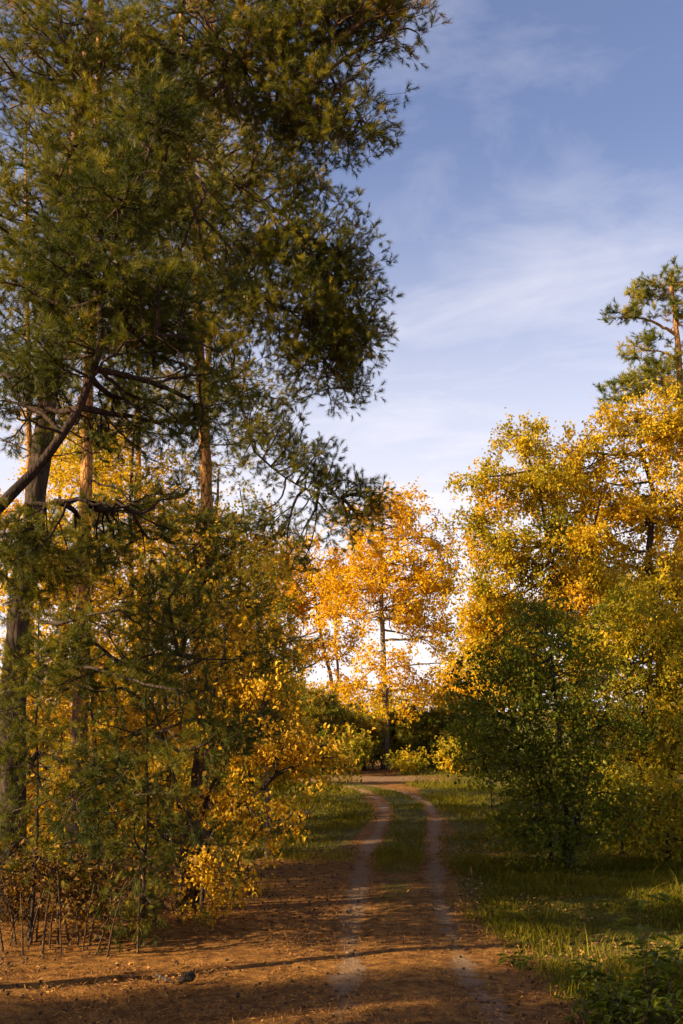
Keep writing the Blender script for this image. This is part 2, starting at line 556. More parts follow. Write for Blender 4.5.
def masks(x, y):
    dl = dist_poly(x, y, rl[::3]); dr = dist_poly(x, y, rr_[::3])
    d = np.minimum(dl, dr)
    wob = 0.06 * vnoise(x, y, 2.2, 5)
    rut = np.clip((0.26 + wob - d) / 0.24, 0, 1) * np.clip(0.85 + 0.25 * vnoise(x, y, 1.4, 77), 0.6, 1) * np.clip(0.8 + (y - 13) / 20, 0.8, 1)
    mid = (dl < 1.4) & (dr < 1.4)
    cx = np.interp(y, rr_[:180, 1], rr_[:180, 0])
    lx = np.interp(y, rl[:180, 1], rl[:180, 0])
    n = 0.8 * vnoise(x, y, 0.9, 9) + 0.5 * vnoise(x, y, 2.6, 3)
    right = np.clip((x - cx + 0.05 - 0.6 * np.clip((20 - y) / 8, 0, 1) + 0.25 * n) / 0.7, 0, 1)
    leftfar = np.clip((y - 23.0 + 1.2 * n + 0.35 * np.clip(lx - x, 0, 8)) / 3.0, 0, 1) * np.clip((lx - x - 0.2 + 0.15 * n) / 0.4, 0, 1)
    between = mid * np.clip((y - 20.5 + 2.0 * n) / 4.0, 0.0, 1) * np.clip((d - 0.17) / 0.16, 0, 1)
    patch = mid * np.exp(-((y - 19.5) / 1.6) ** 2) * 0.6 * np.clip((d - 0.3) / 0.2, 0, 1)
    far = np.clip((y - 66) / 8, 0, 1)
    grass = np.clip(np.maximum.reduce([right, leftfar, between, patch, far]), 0, 1)
    shoulder = np.clip((0.95 - d) / 0.5, 0, 1) * (1 - rut)
    grass = grass * (1 - rut)
    turn = np.clip(1 - np.hypot((x - 1.0) / 5.5, (y - 50) / 3.6), 0, 1)      # trodden bend of the track
    grass = grass * (1 - np.clip(turn * 1.5, 0, 0.6))
    return rut, grass, np.clip(turn * 1.2, 0, 0.8)


def ground_mat():
    m, nt = mat('forest_floor')
    tc = N(nt, 'ShaderNodeTexCoord')
    pos = N(nt, 'ShaderNodeNewGeometry').outputs['Position']
    def noise(s, det=6.0, r=0.6):
        n = N(nt, 'ShaderNodeTexNoise', i_Scale=s, i_Detail=det, i_Roughness=r)
        nt.links.new(pos, n.inputs['Vector']); return n.outputs[0]
    def attr(a):
        return N(nt, 'ShaderNodeAttribute', attribute_name=a).outputs['Fac']
    big, fine, vfine = noise(0.7), noise(7.0), noise(38.0, 4.0, 0.7)
    lit = ramp(nt, [(0.25, (0.075, 0.036, 0.013)), (0.5, (0.28, 0.135, 0.036)), (0.72, (0.48, 0.245, 0.062))])
    nt.links.new(vfine, lit.inputs[0])
    lit2 = ramp(nt, [(0.32, (0.35, 0.3, 0.28)), (0.5, (0.85, 0.8, 0.75)), (0.7, (1.3, 1.25, 1.1))])
    nt.links.new(fine, lit2.inputs[0])
    dk = ramp(nt, [(0.33, (0.55, 0.5, 0.46)), (0.55, (1.1, 1.08, 1.05))]); nt.links.new(noise(2.3, 8.0, 0.7), dk.inputs[0])
    ml = N(nt, 'ShaderNodeMix', data_type='RGBA', blend_type='MULTIPLY'); ml.inputs[0].default_value = 1
    nt.links.new(lit.outputs[0], ml.inputs[6]); nt.links.new(lit2.outputs[0], ml.inputs[7])
    m4 = N(nt, 'ShaderNodeMix', data_type='RGBA', blend_type='MULTIPLY'); m4.inputs[0].default_value = 1
    nt.links.new(ml.outputs[2], m4.inputs[6]); nt.links.new(dk.outputs[0], m4.inputs[7]); ml = m4
    gr = ramp(nt, [(0.3, (0.045, 0.048, 0.008)), (0.55, (0.11, 0.095, 0.014)), (0.8, (0.22, 0.155, 0.035))])
    nt.links.new(fine, gr.inputs[0])
    sa = ramp(nt, [(0.25, (0.13, 0.07, 0.034)), (0.5, (0.27, 0.168, 0.098)), (0.75, (0.41, 0.275, 0.165))])
    nt.links.new(vfine, sa.inputs[0])
    du = ramp(nt, [(0.3, (0.15, 0.085, 0.045)), (0.7, (0.27, 0.17, 0.095))])
    nt.links.new(fine, du.inputs[0])
    def breakup(a, src, k):
        md = N(nt, 'ShaderNodeMath', operation='SUBTRACT'); md.inputs[1].default_value = 0.5
        nt.links.new(src, md.inputs[0])
        ma = N(nt, 'ShaderNodeMath', operation='MULTIPLY_ADD'); ma.inputs[1].default_value = k
        nt.links.new(md.outputs[0], ma.inputs[0]); nt.links.new(attr(a), ma.inputs[2])
        mr = N(nt, 'ShaderNodeMapRange', interpolation_type='SMOOTHSTEP'); mr.inputs['From Min'].default_value = 0.3; mr.inputs['From Max'].default_value = 0.75
        nt.links.new(ma.outputs[0], mr.inputs[0]); return mr.outputs[0]
    def mixc(f, a, b):
        x = N(nt, 'ShaderNodeMix', data_type='RGBA')
        nt.links.new(f, x.inputs[0]); nt.links.new(a, x.inputs[6]); nt.links.new(b, x.inputs[7]); return x.outputs[2]
    c = mixc(breakup('turn', fine, 0.8), ml.outputs[2], du.outputs[0])
    c = mixc(breakup('grass', fine, 1.1), c, gr.outputs[0])
    med = noise(3.2, 8.0, 0.75)
    c = mixc(breakup('rut', med, 2.2), c, sa.outputs[0])
    b = N(nt, 'ShaderNodeBsdfPrincipled', i_Roughness=0.95)
    b.inputs['Specular IOR Level'].default_value = 0.1
    nt.links.new(c, b.inputs['Base Color'])
    bp = N(nt, 'ShaderNodeBump', i_Strength=1.0, i_Distance=0.06)
    mm = N(nt, 'ShaderNodeMath', operation='ADD'); nt.links.new(fine, mm.inputs[0]); nt.links.new(vfine, mm.inputs[1])
    nt.links.new(mm.outputs[0], bp.inputs['Height']); nt.links.new(bp.outputs[0], b.inputs['Normal'])
    o = N(nt, 'ShaderNodeOutputMaterial'); nt.links.new(b.outputs[0], o.inputs[0])
    return m


M_GROUND = ground_mat()


def axis_steps(lo, hi, f0, f1, fine, coarse):
    a = np.arange(f0, f1 + 1e-6, fine)
    l = f0 - np.cumsum(np.geomspace(fine, coarse, 40)); l = l[l > lo]
    h = f1 + np.cumsum(np.geomspace(fine, coarse, 40)); h = h[h < hi]
    return np.concatenate([[lo], l[::-1], a, h, [hi]])


gx = axis_steps(-900, 900, -14, 16, 0.2, 60)
gy = axis_steps(-300, 1500, 8, 64, 0.25, 60)
X, Yg = np.meshgrid(gx, gy)
xf, yf = X.ravel(), Yg.ravel()
rut, grs, trn = masks(xf, yf)
gz = ground_z(xf, yf) + (0.02 * vnoise(xf, yf, 3.0, 21) + 0.016 * vnoise(xf, yf, 8.0, 22)) * np.clip((np.abs(xf - 0.7) - 1.7), 0, 1)
ni, nj = len(gy), len(gx)
i = np.arange(ni - 1)[:, None] * nj; j = np.arange(nj - 1)[None]
Fg = np.stack([i + j, i + j + 1, i + nj + j + 1, i + nj + j], -1).reshape(-1, 4)
g = link('ground', make_mesh('ground', np.stack([xf, yf, gz], 1), [(Fg, 0)], [M_GROUND], dict(rut=rut, grass=grs, turn=trn), True))
tag(g, 'forest floor of orange pine needles on the left and short grass on the right', 'ground', kind='structure')

# track: a strip across both ruts, crowned between them
nU = 29
us = np.linspace(-0.55, 1.55, nU)
tv, tm = [], []
prof = 0.012 + 0.03 * np.clip(np.sin(np.clip(us, 0, 1) * np.pi), 0, 1) - 0.0
prof[0] = prof[-1] = -0.03
n_t = len(rl)
TX = rl[:, None, :2] + (rr_ - rl)[:, None, :2] * us[None, :, None]
tx, ty = TX[..., 0].ravel(), TX[..., 1].ravel()
tz = ground_z(tx, ty) + np.tile(prof, n_t) + 0.008
r_, g_, t_ = masks(tx, ty)
i = np.arange(n_t - 1)[:, None] * nU; j = np.arange(nU - 1)[None]
Ft = np.stack([i + j, i + j + 1, i + nU + j + 1, i + nU + j], -1).reshape(-1, 4)
t = link('dirt_track', make_mesh('dirt_track', np.stack([tx, ty, tz], 1), [(Ft, 0)], [M_GROUND], dict(rut=r_, grass=g_, turn=t_), True))
tag(t, 'sandy two rut forest track bending left in the distance', 'track', kind='structure')


def surf_z(x, y):
    return ground_z(x, y) + 0.012


def scatter(n, x0, x1, y0, y1, power=1.0):
    y = y0 + (y1 - y0) * rng.random(n) ** power
    k = np.clip(y / y1, 0.2, 1)
    x = rng.uniform(x0, x1, n)
    return x, y


# grass
def build_grass():
    xs, ys, hs = [], [], []
    for (n, x0, x1, y0, y1, h) in ((170000, -1.5, 9, 9.5, 24, 0.085), (150000, -9, 12, 22, 46, 0.085), (60000, -14, 18, 44, 72, 0.13)):
        x = rng.uniform(x0, x1, n); y = rng.uniform(y0, y1, n)
        _, gm, tn = masks(x, y)
        dens = gm * np.clip(0.62 + 0.5 * vnoise(x, y, 1.7, 31), 0.12, 1)
        ok = rng.random(n) < dens
        xs.append(x[ok]); ys.append(y[ok]); hs.append(np.full(ok.sum(), h))
    x, y, h = np.concatenate(xs), np.concatenate(ys), np.concatenate(hs)
    n = len(x)
    h = h * rng.uniform(0.5, 1.5, n) * np.clip(1 + 0.45 * vnoise(x, y, 1.1, 44) + 0.45 * vnoise(x, y, 4.5, 45), 0.3, 2.2) * np.where(rng.random(n) < 0.02, 2.2, 1.0)
    a = rng.uniform(0, 6.283, n); w = np.where(y > 24, 0.011, 0.007) * rng.uniform(0.7, 1.3, n)
    lean = rng.normal(size=(n, 2)) * 0.55 * h[:, None]
    b = np.stack([x, y, surf_z(x, y) - 0.012], 1)
    sd = np.stack([np.cos(a), np.sin(a), np.zeros(n)], 1) * w[:, None]
    midp = b + np.stack([lean[:, 0] * .35, lean[:, 1] * .35, h * .6], 1)
    tipp = b + np.stack([lean[:, 0], lean[:, 1], h], 1)
    V = np.stack([b - sd, b + sd, midp + sd * .7, midp - sd * .7, tipp], 1).reshape(-1, 3)
    k = np.arange(n)[:, None] * 5
    Q = k + np.array([[0, 1, 2, 3]]); T = k + np.array([[3, 2, 4]])
    tn = np.clip(0.42 + 0.2 * vnoise(x, y, 0.8, 51) + rng.normal(size=n) * 0.18, 0, 1)
    o = link('grass', make_mesh('grass', V, [(Q, 0), (T, 0)], [M_GRASS], np.repeat(tn, 5)))
    tag(o, 'short green and straw coloured grass beside and between the ruts', 'grass', kind='stuff')


build_grass()


def build_litter():
    n = 210000
    x = np.concatenate([rng.uniform(-9, 4.5, 170000), rng.uniform(-9, 12, 40000)])
    y = np.concatenate([10 + 17 * rng.random(170000) ** 1.4, rng.uniform(16, 50, 40000)])
    rt_, gm, _ = masks(x, y)
    keep = rng.random(n) < (0.9 - 0.72 * gm - 0.65 * rt_) * np.clip(0.45 + 0.5 * vnoise(x, y, 1.3, 61) + 0.35 * vnoise(x, y, 4.0, 62), 0.04, 1)
    x, y = x[keep], y[keep]
    n = len(x)
    d = rng.normal(size=(n, 3)); d[:, 2] = np.abs(d[:, 2]) * 0.25; d /= np.linalg.norm(d, axis=1)[:, None]
    up = np.array([0, 0, 1.0]) + rng.normal(size=(n, 3)) * 0.35
    s = np.cross(d, up); s /= np.linalg.norm(s, axis=1)[:, None]
    leaf = rng.random(n) < 0.05
    stick = (~leaf) & (rng.random(n) < 0.012)
    leaf = leaf | (rng.random(n) < 0.6 * gm[keep])
    L = np.where(leaf, 0.05, 0.10) * rng.uniform(0.6, 1.2, n) * np.where(stick, rng.uniform(1.8, 4.0, n), 1); w = np.where(leaf, 0.02, np.where(stick, 0.007, 0.004))
    p = np.stack([x, y, surf_z(x, y) + 0.006 + 0.012 * rng.random(n)], 1)
    mid = p + d * (L * 0.45)[:, None] + np.array([0, 0, 1]) * 0.008
    V = np.stack([p, mid - s * w[:, None], p + d * L[:, None], mid + s * w[:, None]], 1).reshape(-1, 3)
    t = np.where(leaf, rng.uniform(0.35, 0.95, n), np.where(stick, 0.1, rng.uniform(0.15, 0.85, n)))
    o = link('needle_litter', make_mesh('needle_litter', V, [(np.arange(n * 4).reshape(-1, 4), 0)], [M_LITTER], np.repeat(t, 4)))
    tag(o, 'fallen pine needles and small dry leaves strewn on the bare forest floor', 'litter', kind='stuff')


build_litter()


def build_cones():
    n = 2600
    x = rng.uniform(-8.5, 3.0, n); y = 10 + 15 * rng.random(n)
    rt_, gm, _ = masks(x, y)
    keep = rng.random(n) < (1 - gm) * (1 - 0.8 * rt_) * np.clip(0.55 + 0.6 * vnoise(x, y, 0.9, 71), 0.05, 1)
    x, y = x[keep], y[keep]
    mb = MB()
    for a, b in zip(x, y):
        L = rng.uniform(0.022, 0.042); ang = rng.uniform(0, 6.28)
        dv = np.array([math.cos(ang), math.sin(ang), 0.1])
        z = float(surf_z(a, b)) + 0.02
        c = np.array([a, b, z])
        pts = np.array([c - dv * L * .6, c - dv * L * .45, c - dv * L * 0.05, c + dv * L * .4, c + dv * L * .6])
        V, F = tube(pts, np.array([.1, .42, .5, .28, .03]) * L, 6, 0.15)
        mb.add(V, F, 0, rng.random())
    o = link('pine_cones', mb.mesh('pine_cones', [M_CONE]))
    tag(o, 'many small dark pine cones scattered over the needle covered ground', 'pine cones', kind='stuff')


build_cones()

# ------------------------------------------------------------------ the big pines on the left
up = np.array([0, 0, 1.0])
baseA = onground(10, 16.8)
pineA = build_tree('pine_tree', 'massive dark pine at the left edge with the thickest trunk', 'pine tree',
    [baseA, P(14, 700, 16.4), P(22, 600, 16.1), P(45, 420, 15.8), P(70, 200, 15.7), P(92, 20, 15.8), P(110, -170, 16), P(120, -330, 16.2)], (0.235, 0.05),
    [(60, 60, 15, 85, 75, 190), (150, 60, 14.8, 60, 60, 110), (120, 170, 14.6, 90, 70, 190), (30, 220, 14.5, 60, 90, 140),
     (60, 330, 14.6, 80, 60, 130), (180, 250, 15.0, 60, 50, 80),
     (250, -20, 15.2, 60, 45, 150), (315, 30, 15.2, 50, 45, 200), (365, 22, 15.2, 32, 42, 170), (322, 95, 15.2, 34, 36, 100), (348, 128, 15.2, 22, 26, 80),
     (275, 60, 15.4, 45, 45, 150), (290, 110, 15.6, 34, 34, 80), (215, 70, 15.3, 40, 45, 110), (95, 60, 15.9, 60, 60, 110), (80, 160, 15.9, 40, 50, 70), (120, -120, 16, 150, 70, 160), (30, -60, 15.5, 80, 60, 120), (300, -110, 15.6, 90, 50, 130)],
    needle_spec(tint=0.36, K=52, T=3), bark=M_BARK_SHADED, limb_bark=M_BARK_LIMB, tip=0.0055, sig=0.27, clump=9, first=4.0,
    limbs=[([P(95, 0, 15.8), P(150, -30, 15.6), P(195, 8, 15.4), P(222, 50, 15.3), P(230, 90, 15.2), P(243, 125, 15.1)], 0.06, 0.012),
           ([P(100, -60, 15.9), P(190, -90, 15.6), P(270, -30, 15.3), P(320, 60, 15.2), P(360, 120, 15.2)], 0.065, 0.012),
           ([P(222, 50, 15.3), P(270, 75, 15.1), P(320, 95, 15.0), P(350, 150, 15.0)], 0.025, 0.006),
           ([P(75, 150, 15.7), P(110, 140, 15.5), P(150, 165, 15.3), P(190, 170, 15.2)], 0.045, 0.012),
           ([P(18, 690, 15.6), P(40, 675, 15.2), P(75, 664, 14.4), P(130, 680, 13.8), P(178, 693, 13.6), P(180, 730, 13.6)], 0.035, 0.008),
           ([P(20, 610, 15.6), P(60, 622, 14.6), P(120, 610, 14.0), P(150, 640, 13.8)], 0.03, 0.006, 'bare')])

baseD = onground(-95, 12.6)
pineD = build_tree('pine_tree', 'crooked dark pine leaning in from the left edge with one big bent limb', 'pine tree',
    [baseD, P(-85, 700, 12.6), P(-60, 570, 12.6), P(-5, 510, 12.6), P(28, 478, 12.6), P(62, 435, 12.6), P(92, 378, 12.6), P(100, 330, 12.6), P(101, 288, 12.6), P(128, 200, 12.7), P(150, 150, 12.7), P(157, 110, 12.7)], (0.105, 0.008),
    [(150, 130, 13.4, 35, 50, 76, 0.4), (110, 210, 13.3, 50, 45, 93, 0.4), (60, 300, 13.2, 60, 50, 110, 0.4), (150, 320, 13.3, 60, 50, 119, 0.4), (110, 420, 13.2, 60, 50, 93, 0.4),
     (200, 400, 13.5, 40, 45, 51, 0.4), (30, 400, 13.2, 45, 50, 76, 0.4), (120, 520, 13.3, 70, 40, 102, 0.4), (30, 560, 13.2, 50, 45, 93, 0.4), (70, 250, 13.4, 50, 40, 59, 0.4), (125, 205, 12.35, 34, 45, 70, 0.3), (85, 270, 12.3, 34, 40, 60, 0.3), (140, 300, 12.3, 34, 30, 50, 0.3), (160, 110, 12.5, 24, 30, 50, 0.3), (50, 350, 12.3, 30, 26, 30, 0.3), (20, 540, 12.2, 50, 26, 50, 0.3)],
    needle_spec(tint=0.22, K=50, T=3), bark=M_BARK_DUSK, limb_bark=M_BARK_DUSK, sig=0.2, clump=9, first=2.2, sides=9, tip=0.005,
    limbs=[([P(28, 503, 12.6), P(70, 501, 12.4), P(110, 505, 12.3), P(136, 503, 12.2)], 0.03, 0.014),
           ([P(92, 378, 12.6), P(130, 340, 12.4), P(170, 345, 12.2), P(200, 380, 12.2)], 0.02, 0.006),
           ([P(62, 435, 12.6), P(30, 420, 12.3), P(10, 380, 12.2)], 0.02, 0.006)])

baseB = onground(76, 22.5)
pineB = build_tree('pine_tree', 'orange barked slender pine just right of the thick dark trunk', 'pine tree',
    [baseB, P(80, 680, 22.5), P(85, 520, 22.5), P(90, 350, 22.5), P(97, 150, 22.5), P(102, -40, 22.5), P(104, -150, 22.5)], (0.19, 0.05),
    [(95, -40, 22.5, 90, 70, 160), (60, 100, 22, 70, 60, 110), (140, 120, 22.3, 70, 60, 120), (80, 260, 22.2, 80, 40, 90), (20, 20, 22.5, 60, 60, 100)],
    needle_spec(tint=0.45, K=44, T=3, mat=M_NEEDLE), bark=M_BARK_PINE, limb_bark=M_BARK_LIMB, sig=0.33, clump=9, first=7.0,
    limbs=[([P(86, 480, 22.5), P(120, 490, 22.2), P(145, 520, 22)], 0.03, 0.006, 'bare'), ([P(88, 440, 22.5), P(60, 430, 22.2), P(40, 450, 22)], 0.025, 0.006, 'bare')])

baseC = onground(198, 20.5)
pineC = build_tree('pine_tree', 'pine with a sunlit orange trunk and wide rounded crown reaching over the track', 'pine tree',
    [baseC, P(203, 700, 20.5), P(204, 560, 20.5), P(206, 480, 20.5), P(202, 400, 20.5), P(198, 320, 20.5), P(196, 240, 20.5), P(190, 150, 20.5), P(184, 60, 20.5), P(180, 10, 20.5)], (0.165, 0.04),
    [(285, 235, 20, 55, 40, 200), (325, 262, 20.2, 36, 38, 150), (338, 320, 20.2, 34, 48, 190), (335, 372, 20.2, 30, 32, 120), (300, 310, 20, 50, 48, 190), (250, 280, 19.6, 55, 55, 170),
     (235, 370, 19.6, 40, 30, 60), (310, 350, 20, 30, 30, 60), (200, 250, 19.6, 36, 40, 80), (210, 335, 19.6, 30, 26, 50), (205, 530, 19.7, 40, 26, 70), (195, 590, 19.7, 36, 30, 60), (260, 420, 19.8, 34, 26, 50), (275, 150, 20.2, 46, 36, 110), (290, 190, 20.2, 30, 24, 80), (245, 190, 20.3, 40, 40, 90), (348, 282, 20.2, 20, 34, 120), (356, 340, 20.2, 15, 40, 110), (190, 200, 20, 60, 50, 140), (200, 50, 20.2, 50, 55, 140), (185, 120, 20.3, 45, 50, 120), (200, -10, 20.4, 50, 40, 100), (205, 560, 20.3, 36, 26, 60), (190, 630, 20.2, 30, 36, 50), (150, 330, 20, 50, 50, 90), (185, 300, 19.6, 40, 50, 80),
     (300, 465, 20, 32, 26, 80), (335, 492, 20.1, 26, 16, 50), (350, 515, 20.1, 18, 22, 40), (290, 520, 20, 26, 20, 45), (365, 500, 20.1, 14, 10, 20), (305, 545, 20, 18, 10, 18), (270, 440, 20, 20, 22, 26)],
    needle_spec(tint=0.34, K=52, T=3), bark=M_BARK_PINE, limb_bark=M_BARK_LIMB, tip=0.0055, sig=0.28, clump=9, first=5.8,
    limbs=[([P(193, 155, 20.5), P(222, 175, 20.3), P(262, 203, 20.1), P(310, 235, 20), P(350, 280, 20.1), P(370, 340, 20.1)], 0.07, 0.012),
           ([P(200, 360, 20.5), P(222, 378, 20.3), P(240, 400, 20.1), P(255, 450, 20), P(290, 480, 20), P(340, 498, 20)], 0.045, 0.008),
           ([P(197, 300, 20.5), P(230, 290, 20.2), P(270, 300, 20), P(310, 330, 20), P(330, 390, 20)], 0.05, 0.008),
           ([P(198, 330, 20.5), P(185, 370, 20.2), P(175, 400, 20), P(215, 455, 19.9)], 0.022, 0.006, 'bare')])

baseE = onground(214, 30)
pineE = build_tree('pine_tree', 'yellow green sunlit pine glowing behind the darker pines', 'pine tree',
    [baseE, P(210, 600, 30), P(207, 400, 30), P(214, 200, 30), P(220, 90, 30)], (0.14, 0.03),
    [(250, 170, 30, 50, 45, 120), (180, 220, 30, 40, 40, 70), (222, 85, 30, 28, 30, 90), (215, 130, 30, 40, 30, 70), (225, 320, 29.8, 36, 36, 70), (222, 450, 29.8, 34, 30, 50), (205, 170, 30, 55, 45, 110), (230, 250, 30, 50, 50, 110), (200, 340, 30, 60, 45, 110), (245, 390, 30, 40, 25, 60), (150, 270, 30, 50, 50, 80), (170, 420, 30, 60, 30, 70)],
    needle_spec(mat=M_NEEDLE_SUNLIT, tint=0.7, K=34, T=4, Ln=0.13, wid=0.01, shoot=0.45), bark=M_BARK_PINE, limb_bark=M_BARK_LIMB, sig=0.42, clump=8, first=6)

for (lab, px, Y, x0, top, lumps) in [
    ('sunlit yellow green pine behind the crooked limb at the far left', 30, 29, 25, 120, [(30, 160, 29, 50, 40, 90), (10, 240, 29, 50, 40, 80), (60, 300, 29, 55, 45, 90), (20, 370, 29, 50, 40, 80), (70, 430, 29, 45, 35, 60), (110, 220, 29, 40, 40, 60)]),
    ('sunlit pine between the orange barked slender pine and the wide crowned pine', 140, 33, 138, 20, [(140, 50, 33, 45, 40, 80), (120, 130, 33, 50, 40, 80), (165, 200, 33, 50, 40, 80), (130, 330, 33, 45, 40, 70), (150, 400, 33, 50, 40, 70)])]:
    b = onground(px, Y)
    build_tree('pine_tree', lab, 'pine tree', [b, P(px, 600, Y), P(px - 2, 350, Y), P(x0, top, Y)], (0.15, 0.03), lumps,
               needle_spec(mat=M_NEEDLE_SUNLIT, tint=0.5, K=32, T=3, Ln=0.14, wid=0.011, shoot=0.45), bark=M_BARK_PINE, limb_bark=M_BARK_LIMB, sig=0.42, clump=8, first=6)

# young pines of the understorey
def young_pine(label, px, Y, top_px, top_py, lumps, spec, group=None, r0=0.024, name='young_pine', sig=0.2, first=0.4, dens=None, limbs=()):
    b = onground(px, Y)
    tpt = P(top_px, top_py, Y)
    return build_tree(name, label, 'young pine', [b, b * 0.67 + tpt * 0.33 + np.array([0.05, 0, 0]), b * 0.33 + tpt * 0.67, tpt], (r0, 0.012), lumps, spec, group,
                      bark=M_BARK_LIMB, limb_bark=M_BARK_LIMB, sig=sig, clump=8, sides=7, bf=0.25, first=first, limb_min=0.016, dens=dens, limbs=limbs)


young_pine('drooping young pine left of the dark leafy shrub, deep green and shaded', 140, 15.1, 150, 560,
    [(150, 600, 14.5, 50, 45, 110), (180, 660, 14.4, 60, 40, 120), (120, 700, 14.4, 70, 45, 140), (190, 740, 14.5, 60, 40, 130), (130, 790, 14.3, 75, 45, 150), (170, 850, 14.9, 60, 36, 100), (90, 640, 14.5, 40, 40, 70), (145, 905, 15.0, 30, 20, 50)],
    needle_spec(tint=0.27, K=50, T=3, up=0.0), dens=0.72, limbs=[([P(150, 640, 15.1), P(190, 657, 14.5), P(240, 658, 14.3), P(312, 634, 14.2)], 0.016, 0.005)])  # low tint: shade put into the needle colour
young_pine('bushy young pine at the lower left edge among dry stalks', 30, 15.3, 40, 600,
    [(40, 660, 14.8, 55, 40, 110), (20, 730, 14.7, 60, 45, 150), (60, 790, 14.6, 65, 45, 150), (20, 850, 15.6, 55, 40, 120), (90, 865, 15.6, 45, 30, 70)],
    needle_spec(tint=0.27, K=50, T=3, up=0.0), dens=0.62)  # needle tint kept low, its shade is in the colour
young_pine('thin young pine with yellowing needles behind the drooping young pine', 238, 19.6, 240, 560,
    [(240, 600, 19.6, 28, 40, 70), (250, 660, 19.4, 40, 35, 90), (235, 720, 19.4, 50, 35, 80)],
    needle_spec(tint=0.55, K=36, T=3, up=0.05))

# ------------------------------------------------------------------ broadleaf shrubs and trees, left
b = onground(188, 17.3)
build_tree('leafy_shrub', 'rusty yellow leafed shrub on dark stems at the left of the track', 'shrub',
    [b, P(190, 830, 17.3), P(196, 760, 17.3), P(215, 690, 17.3), P(225, 640, 17.3)], (0.085, 0.018),
    [(270, 740, 17.1, 48, 38, 60), (295, 762, 17.1, 36, 24, 44), (240, 800, 17, 45, 45, 60), (225, 870, 16.9, 30, 32, 32), (250, 700, 17.2, 40, 40, 50), (190, 760, 17, 55, 55, 50), (150, 700, 17.2, 45, 50, 36), (320, 750, 17.1, 20, 24, 20), (235, 640, 17.4, 35, 40, 36), (200, 895, 16.8, 20, 14, 10)],
    leaf_spec(M_RUST, fine=True, L=11, size=0.074, spread=0.17, tint=0.6, tclump=0.2, tleaf=0.2, down=0.9),
    bark=M_BARK_DARK, sig=0.22, clump=7, bf=0.3, tip=0.004, limb_min=0.012, first=0.5, sides=8,
    stems=[([b + np.array([0.12, 0.1, 0]), P(200, 830, 17.4), P(215, 780, 17.4), P(255, 730, 17.3)], 0.05, 0.012),
           ([b + np.array([-0.1, -0.08, 0]), P(182, 830, 17.2), P(172, 770, 17.2), P(155, 710, 17.2)], 0.055, 0.012),
           ([b + np.array([0.2, -0.1, 0]), P(208, 850, 17.2), P(222, 820, 17.1), P(262, 790, 17)], 0.035, 0.01)])

for (lab, px, Y, lumps, tn) in [
    ('golden leafed thin tree glimpsed between the two lower left young pines', 92, 18.2, [(95, 600, 18.2, 34, 34, 40), (75, 660, 18.2, 34, 34, 44), (110, 720, 18.1, 34, 34, 44), (90, 790, 18, 40, 34, 44), (60, 840, 18, 34, 24, 30)], 0.62),
    ('golden leafed thin tree between the rusty shrub and the drooping young pine', 165, 19.0, [(170, 560, 19, 34, 30, 34), (200, 610, 19, 30, 34, 40), (165, 650, 19, 34, 30, 40), (205, 700, 19, 34, 34, 40), (160, 800, 18.8, 34, 34, 34)], 0.58)]:
    b = onground(px, Y)
    build_tree('leafy_tree', lab, 'tree', [b, P(px + 4, 760, Y), P(px - 3, 650, Y), P(px + 2, 560, Y)], (0.05, 0.012), lumps,
               leaf_spec(M_RUST, L=9, size=0.085, spread=0.2, tint=tn, tclump=0.2, tleaf=0.18, down=0.8), bark=M_BARK_DARK, sig=0.26, clump=6, tip=0.0035, limb_min=0.012, first=0.8, sides=7)

b = onground(268, 23.5)
build_tree('birch_sapling', 'slender birch sapling with sparse green yellow leaves before the orange tree', 'birch',
    [b, P(266, 720, 23.5), P(258, 620, 23.5), P(246, 530, 23.5), P(240, 490, 23.5)], (0.06, 0.012),
    [(248, 530, 23.5, 26, 28, 40), (262, 580, 23.4, 30, 30, 44), (240, 630, 23.3, 40, 40, 50), (270, 660, 23.4, 30, 30, 36), (200, 560, 23.2, 40, 50, 50)],
    leaf_spec(M_OLIVE, L=10, size=0.085, spread=0.2, tint=0.42, tclump=0.2, tleaf=0.2, down=0.7), bark=M_BARK_GREY, sig=0.3, clump=6, tip=0.0035, limb_min=0.012, first=2)

